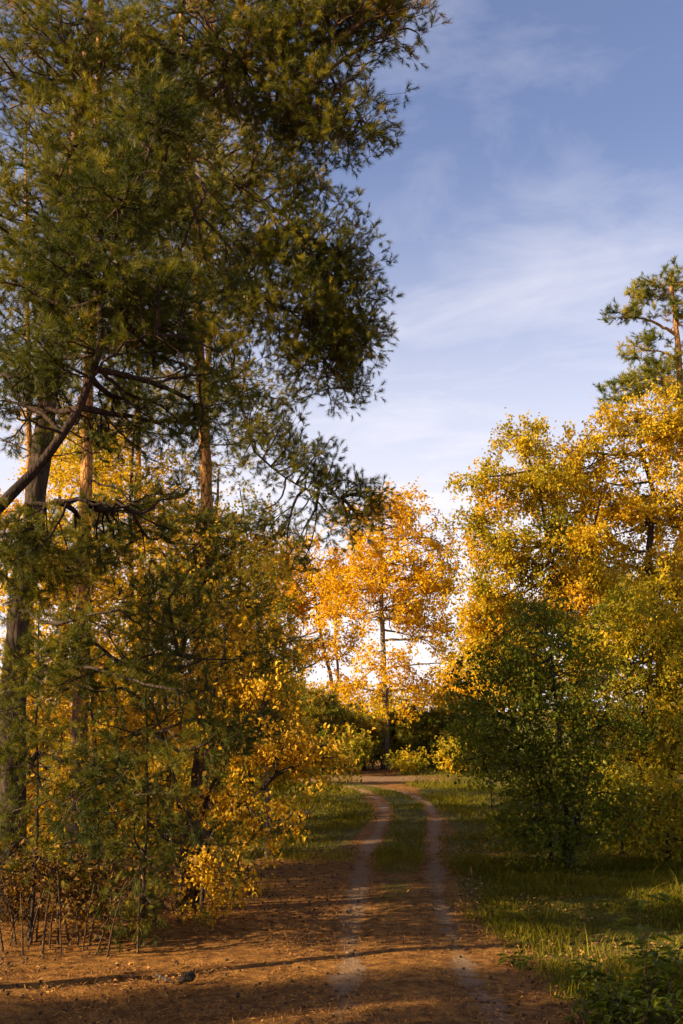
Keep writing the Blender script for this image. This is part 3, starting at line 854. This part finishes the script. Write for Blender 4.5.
for (lab, px, Y, ty, lumps, m, tn) in [
    ('broad orange tree glowing behind the two left pine trunks', 60, 36, 400, [(60, 470, 36, 70, 55, 70), (20, 560, 36, 60, 60, 70), (110, 580, 36, 70, 60, 90), (60, 670, 36, 90, 50, 80), (140, 690, 35, 60, 50, 60)], M_ORANGE, 0.55),
    ('yellow orange tree behind the rusty shrub and drooping young pine', 215, 33, 470, [(180, 520, 33, 55, 45, 60), (240, 560, 33, 45, 45, 55), (200, 620, 33, 70, 45, 70), (170, 700, 32, 70, 45, 60), (250, 690, 33, 45, 35, 45), (130, 470, 33, 50, 50, 50)], M_GOLD, 0.72),
    ('gold birch like tree between the left pines, mid height', 130, 30, 430, [(120, 480, 30, 50, 40, 60), (90, 540, 30, 50, 40, 60), (150, 600, 30, 50, 40, 60), (100, 660, 30, 60, 40, 60), (50, 600, 30, 40, 50, 50)], M_GOLD, 0.6),
    ('low olive tree right behind the rusty shrub', 250, 28, 640, [(240, 690, 28, 40, 34, 50), (210, 740, 28, 50, 34, 60), (270, 760, 27.5, 36, 26, 40), (170, 790, 27, 50, 30, 40)], M_OLIVE, 0.5),
    ('low yellow tree at the far left behind young pines', 20, 27, 640, [(10, 700, 27, 60, 40, 50), (60, 750, 27, 60, 40, 50), (100, 800, 26.5, 60, 30, 40), (0, 800, 27, 50, 40, 40)], M_RUST, 0.6),
]:
    b = onground(px, Y)
    build_tree('broadleaf_tree', lab, 'tree', [b, P(px + 3, ty + 220, Y), P(px, ty + 90, Y), P(px + 4, ty, Y)], (0.14, 0.03), lumps,
               leaf_spec(m, L=34, size=0.11, spread=0.38, S=5, tint=tn, tclump=0.15, tleaf=0.15), bark=M_BARK_DARK, sig=0.5, clump=6, first=1.2)

# ------------------------------------------------------------------ the orange tree at the bend and its neighbours
b = onground(386, 58)
build_tree('orange_tree', 'tall orange tree standing alone at the bend of the track', 'tree',
    [b, P(385, 700, 58), P(383, 640, 58), P(381, 580, 58), P(382, 530, 58), P(384, 497, 58)], (0.22, 0.03),
    [(388, 505, 58, 12, 15, 22), (380, 530, 58, 24, 20, 40), (412, 535, 58, 30, 28, 50), (365, 565, 58, 38, 28, 60), (400, 575, 58, 42, 30, 70), (426, 590, 58, 17, 32, 46), (355, 605, 58, 36, 26, 50), (400, 618, 58, 36, 22, 50), (424, 622, 58, 18, 16, 26),
     (385, 665, 57.5, 22, 22, 30), (420, 697, 57.5, 26, 14, 26), (372, 690, 57.5, 28, 12, 22), (440, 655, 58, 12, 14, 10)],
    leaf_spec(M_ORANGE, L=26, size=0.18, spread=0.42, S=5, tint=0.5, tclump=0.2, tleaf=0.15), bark=M_BARK_GREY, sig=0.6, clump=5, bf=0.45, tip=0.012, limb_min=0.03, first=3.5)
b = onground(326, 61)
build_tree('orange_tree', 'smaller twin stemmed orange tree left of the tall one at the bend', 'tree',
    [b, P(332, 690, 61), P(322, 640, 61), P(312, 580, 61), P(305, 555, 61)], (0.15, 0.03),
    [(296, 580, 61, 24, 24, 46), (280, 605, 61, 22, 28, 60), (292, 560, 61, 20, 18, 30), (286, 660, 61, 18, 16, 24), (272, 640, 61, 14, 16, 20), (318, 600, 61, 26, 30, 44), (330, 640, 61, 20, 16, 20), (300, 645, 61, 26, 18, 28), (345, 690, 60, 14, 12, 12), (340, 570, 61, 20, 20, 24)],
    leaf_spec(M_ORANGE, L=26, size=0.18, spread=0.42, S=5, tint=0.5, tclump=0.2, tleaf=0.15), bark=M_BARK_GREY, sig=0.6, clump=5, bf=0.45, tip=0.012, limb_min=0.03, first=3.5,
    stems=[([b + np.array([0.3, 0, 0]), P(338, 680, 61), P(335, 630, 61), P(342, 590, 61)], 0.1, 0.03)])

hedge = [(276, 53, 680, 'leftmost', 0.4), (300, 57, 675, '', 0.35), (322, 55, 690, '', 0.42), (347, 60, 695, '', 0.3), (364, 57, 710, '', 0.45), (400, 61, 702, '', 0.28), (425, 59, 705, '', 0.32), (448, 60, 696, '', 0.3), (470, 57, 690, '', 0.4)]
names = ['leftmost small pine of the dark row at the bend', 'second small pine from the left, spire topped, in the row at the bend', 'small pine below the twin stemmed orange tree',
         'dark small pine between the two orange trees', 'light green low pine just left of the tall orange trunk', 'darkest small pine just right of the tall orange trunk', 'small dark pine under the right side of the tall orange crown',
         'small pine at the right end of the gap beyond the track', 'small pine half hidden by the green bush at the bend']
for (px, Y, ty, _, tn), lab in zip(hedge, names):
    hh = 765 - ty
    young_pine(lab, px, Y, px + 2, ty, [(px, ty + hh * .25, Y, 9, hh * .18, 24), (px, ty + hh * .5, Y, 15, hh * .2, 44), (px, ty + hh * .8, Y, 20, hh * .18, 60)],
               needle_spec(tint=tn, K=26, T=4, Ln=0.26, wid=0.03, La=0.4, shoot=0.6, up=0.2), 'small pines in a row at the bend', 0.09, 'small_pine', 0.32, 0.1)

for (lab, px, Y, hw, py0, n, m, tn) in [
    ('olive low bush at the left of the tall orange trunk', 352, 52, 13, 748, 40, M_OLIVE, 0.2),
    ('tiny straw yellow bush right of the tall orange trunk', 408, 54, 10, 760, 20, M_OLIVE, 0.5),
    ('small golden bush under the right end of the dark pine row', 452, 53, 13, 756, 30, M_GOLD, 0.3),
    ('green bush in front of the leftmost small pines', 305, 46, 18, 752, 50, M_GREEN, 0.75)]:
    b = onground(px, Y)
    build_tree('low_bush', lab, 'bush', [b, P(px, py0 + 10, Y), P(px + 2, py0 - 8, Y)], (0.04, 0.012), [(px, py0 + 2, Y, hw, 12, n), (px + 5, py0 - 8, Y, hw * .5, 8, n // 3)],
               leaf_spec(m, L=16, size=0.15, spread=0.28, tint=tn, tclump=.15), 'low bushes at the bend', bark=M_BARK_DARK, sig=0.3, clump=5, first=0.05, sides=6)

far_lab = ['far yellow treetop left of the twin stemmed orange tree', 'far golden tree in the gap right of the tall orange tree', 'far yellow tree behind the twin stemmed orange tree', 'far olive tree straight behind the tall orange tree', 'far golden tree behind the right maples', 'far amber tree behind the left shrubs']
for lab, (px, Y, ty, m) in zip(far_lab, [(278, 92, 672, M_GOLD), (468, 95, 660, M_GOLD), (320, 98, 684, M_GOLD), (390, 104, 694, M_OLIVE), (510, 90, 640, M_GOLD), (240, 88, 640, M_ORANGE)]):
    b = onground(px, Y)
    build_tree('far_tree', lab, 'tree', [b, P(px, ty + 30, Y), P(px + 1, ty, Y)], (0.16, 0.04), [(px, ty + 14, Y, 18, 14, 40), (px - 8, ty + 35, Y, 24, 16, 50), (px + 10, ty + 38, Y, 24, 18, 50)],
               leaf_spec(m, L=22, size=0.3, spread=0.7, tint=0.7, tclump=.12), 'far trees beyond the bend', bark=M_BARK_DARK, sig=0.7, clump=5, first=1, sides=7)

# ------------------------------------------------------------------ right side
b = onground(566, 30)
build_tree('maple_tree', 'olive yellow open crowned maple nearest the gap of sky', 'maple',
    [b, P(572, 750, 30), P(580, 690, 30), P(578, 640, 30), P(562, 590, 30), P(548, 545, 29.8), P(541, 500, 29.8), P(528, 455, 29.8)], (0.16, 0.02),
    [(520, 450, 30, 22, 26, 36), (495, 490, 30, 26, 30, 46), (482, 540, 30, 22, 28, 34), (488, 595, 30, 22, 28, 32), (545, 490, 30, 34, 34, 60), (525, 545, 30, 40, 36, 70), (510, 610, 30, 40, 34, 70), (565, 560, 30, 40, 40, 80), (580, 630, 30, 45, 40, 80), (530, 670, 30, 45, 30, 60), (600, 700, 30, 40, 40, 60), (500, 640, 30, 34, 26, 60), (545, 610, 30.4, 40, 26, 70), (590, 590, 30.4, 40, 34, 70), (500, 650, 30, 16, 22, 26)],
    leaf_spec(M_OLIVE, L=29, size=0.105, spread=0.26, S=5, tint=0.68, tclump=0.2, tleaf=0.17, down=0.6), bark=M_BARK_DARK, sig=0.33, clump=8, bf=0.45, tip=0.006, limb_min=0.02, first=1.5,
    stems=[([b + np.array([0.3, 0.2, 0]), P(580, 740, 30), P(596, 660, 30.3), P(604, 600, 30.3), P(592, 550, 30.2), P(600, 500, 30.2)], 0.1, 0.02)])
b = onground(655, 33)
build_tree('maple_tree', 'tall golden maple at the right edge below the far pine', 'maple',
    [b, P(655, 740, 33), P(662, 640, 33), P(648, 560, 33), P(654, 500, 33), P(640, 445, 33), P(637, 412, 33)], (0.2, 0.025),
    [(638, 425, 33, 28, 24, 50), (600, 455, 33, 34, 30, 70), (665, 440, 33, 34, 32, 80), (575, 490, 33, 28, 34, 60), (625, 500, 33, 45, 36, 100), (680, 510, 33, 45, 40, 100), (600, 550, 33, 40, 36, 80), (655, 570, 33, 50, 40, 110), (700, 590, 33, 45, 60, 100), (640, 640, 33, 50, 40, 100), (700, 700, 33, 40, 50, 70)],
    leaf_spec(M_GOLD, L=27, size=0.12, spread=0.28, S=5, tint=0.55, tclump=0.16, tleaf=0.15, down=0.6), bark=M_BARK_DARK, sig=0.36, clump=8, bf=0.45, tip=0.006, limb_min=0.02, first=2)
b = onground(640, 25.5)
build_tree('maple_tree', 'shaded olive brown maple filling the lower right edge', 'maple',
    [b, P(642, 780, 25.5), P(646, 700, 25.5), P(655, 620, 25.5), P(662, 570, 25.5)], (0.12, 0.02),
    [(655, 610, 25.5, 45, 40, 90), (690, 660, 25.5, 40, 50, 80), (620, 670, 25.5, 45, 35, 80), (660, 720, 25.3, 50, 36, 100), (620, 745, 25.3, 40, 30, 60), (690, 770, 25.3, 40, 45, 80), (640, 790, 25.3, 40, 22, 44), (600, 640, 25.6, 30, 36, 50)],
    leaf_spec(M_OLIVE, L=26, size=0.1, spread=0.25, S=5, tint=0.48, tclump=0.2, tleaf=0.17, down=0.6), bark=M_BARK_DARK, sig=0.34, clump=6, bf=0.4, tip=0.005, limb_min=0.018, first=1.0,  # tint lowered so the leaf colour carries the shade here
    stems=[([b + np.array([0.5, 0.3, 0]), P(672, 770, 25.5), P(690, 690, 25.5), P(705, 620, 25.5)], 0.08, 0.02)])
b = onground(566, 21.8)
build_tree('leafy_bush', 'tall dark green leafy bush standing in grass right of the track', 'bush',
    [b, P(567, 830, 21.8), P(562, 770, 21.8), P(556, 700, 21.8), P(550, 640, 21.8)], (0.10, 0.015),
    [(545, 630, 21.8, 28, 26, 50), (515, 670, 21.7, 36, 30, 80), (570, 670, 21.8, 40, 34, 90), (500, 715, 21.6, 36, 30, 80), (550, 730, 21.6, 48, 36, 120), (600, 730, 21.7, 26, 36, 60), (515, 770, 21.6, 40, 26, 80), (570, 780, 21.5, 44, 28, 90), (530, 810, 21.5, 40, 20, 60), (485, 690, 21.7, 18, 20, 26), (600, 800, 21.6, 26, 20, 36), (540, 838, 21.4, 34, 16, 44), (592, 836, 21.4, 26, 16, 34)],
    leaf_spec(M_GREEN, fine=True, L=10, size=0.08, spread=0.22, tint=0.62, tclump=0.2, tleaf=0.16, down=0.6), dens=1.5, bark=M_BARK_DARK, sig=0.26, clump=9, bf=0.35, tip=0.004, limb_min=0.014, first=0.25, sides=9,
    stems=[([b + np.array([-0.25, 0.1, 0]), P(548, 830, 21.8), P(535, 780, 21.8), P(515, 720, 21.8)], 0.045, 0.012),
           ([b + np.array([0.12, 0.1, 0]), P(580, 810, 21.8), P(592, 760, 21.8), P(600, 720, 21.8)], 0.045, 0.012)])
for (lab, px, Y, lumps, m, tn) in [
    ('dull rusty undergrowth bush behind the left dry stalks', 30, 15.6, [(35, 880, 15.5, 45, 26, 80), (5, 890, 15.4, 25, 24, 40)], M_DRY, 0.4),
    ('dull brown undergrowth bush behind the right dry stalks', 110, 15.7, [(105, 885, 15.6, 42, 26, 70), (150, 880, 15.7, 24, 22, 36)], M_DRY, 0.5),
    ('low golden shrub under the right edge maples', 668, 23.5, [(665, 800, 23.5, 40, 26, 60), (690, 840, 23.4, 25, 22, 30)], M_OLIVE, 0.42),  # shade of the right edge put into the leaf tint
    ('dim brown green shrub between the dark green bush and right edge', 622, 24, [(620, 810, 24, 30, 18, 44), (640, 830, 24, 20, 14, 20)], M_OLIVE, 0.35),
    ('round shaded shrub at the left foot of the dark green bush', 492, 33, [(490, 745, 33, 20, 22, 50), (475, 735, 33, 12, 18, 24)], M_GREEN, 0.6)]:
    b = onground(px, Y)
    build_tree('low_shrub', lab, 'shrub', [b, b + up * 0.5, b + up * 1.0], (0.035, 0.01), lumps, leaf_spec(m, L=6 if m is M_DRY else 15, size=0.08 if m is M_DRY else 0.1, spread=0.22, tint=tn, down=.5), bark=M_BARK_DARK, sig=0.25, clump=6, first=0.05, sides=6, tip=0.004)

b = onground(690, 47)
pineR = build_tree('pine_tree', 'far tall pine with bare orange trunk rising above the golden maples', 'pine tree',
    [b, P(686, 600, 47), P(682, 440, 47), P(678, 350, 47), P(672, 290, 47), P(670, 272, 47)], (0.28, 0.05),
    [(668, 282, 47, 16, 12, 34), (650, 290, 47, 18, 10, 34), (625, 312, 47, 17, 9, 34), (690, 290, 47, 22, 16, 44), (680, 318, 47, 22, 10, 30), (640, 348, 47, 14, 7, 20), (665, 362, 47, 18, 8, 20), (648, 378, 47, 30, 10, 50), (625, 388, 47, 20, 9, 34), (612, 402, 47, 10, 6, 16), (668, 395, 47, 22, 9, 40), (700, 360, 47, 30, 20, 50), (655, 335, 47, 9, 7, 10)],
    needle_spec(mat=M_NEEDLE_SUNLIT, tint=0.42, K=30, T=3, Ln=0.2, wid=0.02, La=0.3, shoot=0.45, up=0.4), bark=M_BARK_PINE, limb_bark=M_BARK_PINE, sig=0.32, clump=7, flat=0.5, first=12,
    limbs=[([P(676, 335, 47), P(660, 325, 47), P(640, 318, 47), P(620, 314, 47)], 0.09, 0.02), ([P(680, 385, 47), P(660, 375, 47), P(640, 380, 47), P(615, 395, 47)], 0.08, 0.02), ([P(679, 360, 47), P(662, 352, 47), P(645, 350, 47)], 0.06, 0.02)])

# ------------------------------------------------------------------ small things
# dry stalks, lower left
stalk_px = [4, 9, 17, 23, 30, 36, 43, 49, 57, 62, 70, 78, 83, 90, 96, 107, 109, 120, 135, 137]
for q, px in enumerate(stalk_px):
    Yb = 15.0 + rng.uniform(-0.3, 0.5) - 0.3 * (q % 3 == 0)
    bq = onground(px + rng.uniform(-1, 1), Yb)
    hq = rng.uniform(0.7, 1.3)
    mb = MB()
    le = rng.normal(size=2) * 0.2
    path = spline([bq - up * 0.05, bq + up * hq * .5 + np.array([le[0] * .4, le[1] * .4, 0]), bq + up * hq + np.array([le[0], le[1], 0])], 8)
    V, F = tube(path - bq, np.linspace(rng.uniform(0.012, 0.021), 0.006, 8), 6, 0.06)
    st = root('dry_stalk', bq, 'thin bare dry stalk in the thicket at the lower left', 'stalk', 'dry stalks at the lower left')
    mb.add(V, F); link('stem', mb.mesh('stem', [M_STALK], True), st)
    for k in range(rng.integers(2, 5)):
        u = rng.uniform(.35, .95); s0 = path[int(u * 7)]
        dv = np.array([rng.normal() * .14, rng.normal() * .14, rng.uniform(.05, .2)])
        V, F = tube(np.array([s0, s0 + dv * .5, s0 + dv + up * .03]) - bq, [0.004, .003, .002], 4)
        link('twig', make_mesh('twig', V, [(F, 0)], [M_STALK], None, True), st)

# short log lying in the grass left of the track
lb = G(300, 818)
lg = root('fallen_log', lb, 'short grey log lying in the grass left of the track', 'log')
path = np.array([[-0.28, 0.05, 0.10], [-0.1, 0.02, 0.115], [0.1, -0.02, 0.12], [0.27, -0.06, 0.13]])
V, F = tube(path, [0.085, 0.092, 0.09, 0.083], 14, 0.04)
link('log_bark', make_mesh('log_bark', V, [(F, 0)], [M_BARK_DARK], None, True), lg)
m_cut = bark_mat('cut_wood', (0.32, 0.24, 0.17), (0.36, 0.27, 0.2), 0, 1, (0.16, 0.1, 0.06), 30)
for e, s in ((path[0], -1), (path[-1], 1)):
    dv = (path[-1] - path[0]); dv /= np.linalg.norm(dv)
    V, F = tube(np.array([e - dv * s * 0.01, e + dv * s * 0.003, e + dv * s * 0.006]), [0.078, 0.078, 0.004], 14)
    link('cut_end', make_mesh('cut_end', V, [(F, 0)], [m_cut]), lg)

# wood chunk with splinter on the needle floor
cb = G(187, 983)
wc = root('wood_chunk', cb, 'dark broken chunk of wood lying on the orange needle floor', 'wood'); wc.scale = (0.75, 0.75, 0.8)
V, F = tube(np.array([[-0.13, 0, 0.04], [-0.04, 0, 0.09], [0.05, .01, 0.12], [0.09, .02, 0.16], [0.10, .02, 0.165]]), [0.03, 0.075, 0.07, 0.05, 0.01], 9, 0.16)
link('stump_wood', make_mesh('stump_wood', V, [(F, 0)], [M_BARK_ROT]), wc)
V, F = tube(np.array([[0.06, 0, 0.1], [0.10, 0, 0.2], [0.11, .01, 0.24]]), [0.02, 0.014, 0.003], 6, 0.1)
link('splinter', make_mesh('splinter', V, [(F, 0)], [M_BARK_ROT]), wc)
cb = G(163, 980)
wt = root('broken_stick', cb, 'pale broken stick beside the dark wood chunk', 'stick')
V, F = tube(np.array([[-0.09, 0, 0.09], [-0.03, 0, 0.06], [0.06, 0.01, 0.025], [0.1, 0.02, 0.02]]), [0.02, 0.026, 0.022, 0.006], 7, 0.1)
link('stick_wood', make_mesh('stick_wood', V, [(F, 0)], [M_WOOD]), wt)

# weeds, lower right
def weed(name, label, base, h, nst, leaf, spread, m=M_GREEN, tint=0.3, group=None, L=26):
    w = root(name, base, label, 'weed', group)
    sm, lm = MB(), MB()
    for k in range(nst):
        a = rng.uniform(0, 6.28); o = rng.random() * spread * 0.35
        s0 = base + np.array([math.cos(a) * o, math.sin(a) * o, -0.03])
        hh = h * rng.uniform(.55, 1.1)
        tp_ = s0 + np.array([math.cos(a) * spread * .5 * rng.random(), math.sin(a) * spread * .5 * rng.random(), hh])
        path = spline([s0, (s0 + tp_) / 2 + rng.normal(size=3) * .02, tp_], 7)
        V, F = tube(path - base, np.linspace(0.008, 0.003, 7), 4); sm.add(V, F)
        for q in range(L):
            u = rng.uniform(.2, 1.0)
            p = path[0] + (path[-1] - path[0]) * u
            dr = rng.normal(size=3); dr[2] = 0.25 + 0.4 * rng.normal(); dr /= np.linalg.norm(dr)
            sd = np.cross(dr, up); sd /= np.linalg.norm(sd) + 1e-6
            ll = leaf * rng.uniform(.6, 1.2); ww = ll * .28
            stp = p + dr * ll * .45
            e = stp + dr * ll * .6
            t_ = stp + dr * ll * 1.15 - up * ll * .35
            V = np.array([stp, stp + dr * ll * .25 - sd * ww * .8 + up * .006, e - sd * ww, t_, e + sd * ww, stp + dr * ll * .25 + sd * ww * .8 + up * .006]) - base
            lm.add(V, np.array([[0, 1, 2, 3], [0, 3, 4, 5]]), 0, np.clip(tint + rng.normal() * .2, 0, 1))
    link('stem', sm.mesh('stem', [M_STALK], True), w)
    link('foliage', lm.mesh('foliage', [m]), w)


weed('leafy_sapling', 'thin upright green sapling with drooping leaves at the lower right', G(640, 1000), 1.1, 3, 0.15, 0.3, tint=0.55, L=22)
weed('broad_weed', 'low dark weed alone in the grass near the right rut', G(524, 966), 0.16, 6, 0.12, 0.3, tint=0.15, L=7)
weeds = [(610, 1005, 'broad leafed weed at the bottom of the lower right weed patch'), (650, 995, 'weed clump just behind the thin sapling'), (675, 980, 'tall weed clump at the right edge of the weed patch'), (592, 985, 'leftmost weed of the lower right patch'), (630, 1030, 'weed clump cut by the bottom edge, left of the corner'), (672, 1022, 'weed clump in the lower right corner'), (655, 965, 'hindmost weed clump near the right edge'), (600, 1025, 'small weed at the bottom edge nearest the track')]
for (a, b_, lab) in weeds:
    weed('leafy_weed', lab, G(a, b_), rng.uniform(.22, .42), 8, 0.11, 0.55, tint=rng.uniform(.2, .4), group='weeds at the lower right', L=14)

# undergrowth twigs and low leafy plants on the left by the shrub
for (a, b_, lab) in [(262, 892, 'small rusty seedling at the right of the shrub stems'), (150, 905, 'low rusty plant left of the shrub stems'), (225, 905, 'yellow leafed seedling before the shrub stems'), (115, 915, 'low dull plant among the dry stalks')]:
    weed('seedling', lab, G(a, b_), 0.4, 7, 0.08, 0.6, M_RUST, rng.uniform(.2, .6), 'seedlings by the left shrub', 10)

# ------------------------------------------------------------------ trees out of view to the left that shade the clearing
SHADE = [
    (pineC, -13.0, 6.8, 0.4, 0.82), (pineC, -17.5, 6.0, 3.3, 0.7), (pineC, -13.5, 14.0, 1.7, 0.7), (pineB, -13.0, 17.5, 2.8, 0.75),
    (pineC, -16.5, 19.0, 4.2, 0.92), (pineA, -12.5, 21.5, 0.9, 0.68), (pineC, -18.5, 14.5, 3.0, 0.85), (pineB, -14.5, 20.0, 0.2, 0.9),
    (pineA, -17.5, 23.0, 4.4, 0.8), 
]
for (src, x, y, rz, s) in SHADE:
    copy_tree(src, (x, y, float(ground_z(x, y))), rz, s, 'tall pine of the wood beyond the left edge of the picture', 'pines beyond the left edge')

# ------------------------------------------------------------------ light
SUN_EL, SUN_AZ = R(25), R(251)           # azimuth clockwise from +Y: 270 = from the left
sd_ = np.array([math.sin(SUN_AZ) * math.cos(SUN_EL), math.cos(SUN_AZ) * math.cos(SUN_EL), math.sin(SUN_EL)])
from mathutils import Vector
ld = bpy.data.lights.new('sun', 'SUN')
ld.energy = 5.0; ld.angle = R(0.5); ld.color = (1.0, 0.78, 0.45)
lo = bpy.data.objects.new('sun', ld); COL.objects.link(lo)
lo.rotation_euler = Vector(-sd_).to_track_quat('-Z', 'Y').to_euler()
lo.location = (0, 0, 60)

w = bpy.data.worlds.new("World"); SC.world = w; w.use_nodes = True
nt = w.node_tree; nt.nodes.clear()
sky = N(nt, 'ShaderNodeTexSky', sky_type='NISHITA', sun_disc=False, sun_elevation=SUN_EL, sun_rotation=SUN_AZ, air_density=1.0, dust_density=1.0, ozone_density=2.5)
tc = N(nt, 'ShaderNodeTexCoord')
sx = N(nt, 'ShaderNodeSeparateXYZ'); nt.links.new(tc.outputs['Generated'], sx.inputs[0])
# thin cirrus: the view direction carried to a flat layer high above
mxz = N(nt, 'ShaderNodeMath', operation='MAXIMUM'); mxz.inputs[1].default_value = 0.04; nt.links.new(sx.outputs[2], mxz.inputs[0])
dx = N(nt, 'ShaderNodeMath', operation='DIVIDE'); nt.links.new(sx.outputs[0], dx.inputs[0]); nt.links.new(mxz.outputs[0], dx.inputs[1])
dy = N(nt, 'ShaderNodeMath', operation='DIVIDE'); nt.links.new(sx.outputs[1], dy.inputs[0]); nt.links.new(mxz.outputs[0], dy.inputs[1])
cx = N(nt, 'ShaderNodeCombineXYZ'); nt.links.new(dx.outputs[0], cx.inputs[0]); nt.links.new(dy.outputs[0], cx.inputs[1])
def vdot(v, k):
    d = N(nt, 'ShaderNodeVectorMath', operation='DOT_PRODUCT'); d.inputs[1].default_value = v
    nt.links.new(cx.outputs[0], d.inputs[0])
    m = N(nt, 'ShaderNodeMath', operation='MULTIPLY'); m.inputs[1].default_value = k
    nt.links.new(d.outputs['Value'], m.inputs[0]); return m.outputs[0]
c2 = N(nt, 'ShaderNodeCombineXYZ'); nt.links.new(vdot((0.45, -0.9, 0), 1.9), c2.inputs[0]); nt.links.new(vdot((0.9, 0.45, 0), 2.3), c2.inputs[1])
cn = N(nt, 'ShaderNodeTexNoise', i_Scale=1.0, i_Detail=9.0, i_Roughness=0.6, i_Distortion=0.5); nt.links.new(c2.outputs[0], cn.inputs['Vector'])
dst = N(nt, 'ShaderNodeVectorMath', operation='DISTANCE'); dst.inputs[1].default_value = (0.60, 2.38, 0); nt.links.new(cx.outputs[0], dst.inputs[0])
pm = N(nt, 'ShaderNodeMapRange', interpolation_type='SMOOTHSTEP'); pm.inputs['From Min'].default_value = 0.62; pm.inputs['From Max'].default_value = 0.0
pm.inputs['To Min'].default_value = -0.12; pm.inputs['To Max'].default_value = 0.19; nt.links.new(dst.outputs['Value'], pm.inputs[0])
cs = N(nt, 'ShaderNodeMath', operation='ADD'); nt.links.new(cn.outputs[0], cs.inputs[0]); nt.links.new(pm.outputs[0], cs.inputs[1])
cr = ramp(nt, [(0.36, (0, 0, 0)), (0.85, (1, 1, 1))]); nt.links.new(cs.outputs[0], cr.inputs[0])
fac = N(nt, 'ShaderNodeMath', operation='MULTIPLY'); fac.inputs[1].default_value = 0.4; nt.links.new(cr.outputs[0], fac.inputs[0])
mu = N(nt, 'ShaderNodeMix', data_type='RGBA', blend_type='MULTIPLY'); mu.inputs[0].default_value = 1.0
mu.inputs[7].default_value = (1.28, 1.03, 1.07, 1)
nt.links.new(sky.outputs[0], mu.inputs[6])
veil = N(nt, 'ShaderNodeMapRange', interpolation_type='SMOOTHSTEP'); veil.inputs['From Min'].default_value = 0.5; veil.inputs['From Max'].default_value = 0.02
veil.inputs['To Min'].default_value = 0.0; veil.inputs['To Max'].default_value = 0.92; nt.links.new(sx.outputs[2], veil.inputs[0])
va = N(nt, 'ShaderNodeMath', operation='ADD', use_clamp=True); nt.links.new(fac.outputs[0], va.inputs[0]); nt.links.new(veil.outputs[0], va.inputs[1]); fac = va
cm = N(nt, 'ShaderNodeMix', data_type='RGBA'); cm.inputs[7].default_value = (6.3, 6.0, 6.3, 1)
nt.links.new(fac.outputs[0], cm.inputs[0]); nt.links.new(mu.outputs[2], cm.inputs[6])
bg = N(nt, 'ShaderNodeBackground'); bg.inputs['Strength'].default_value = 0.066
nt.links.new(cm.outputs[2], bg.inputs[0])
wo = N(nt, 'ShaderNodeOutputWorld'); nt.links.new(bg.outputs[0], wo.inputs[0])

SC.view_settings.view_transform = 'Standard'
SC.view_settings.look = 'None'
SC.view_settings.exposure = 1.45
SC.view_settings.gamma = 1.0
SC.view_settings.use_curve_mapping = False
SC.render.engine = 'CYCLES'
SC.cycles.use_denoising = True
SC.cycles.max_bounces = 8
SC.cycles.diffuse_bounces = 5
SC.cycles.transmission_bounces = 4
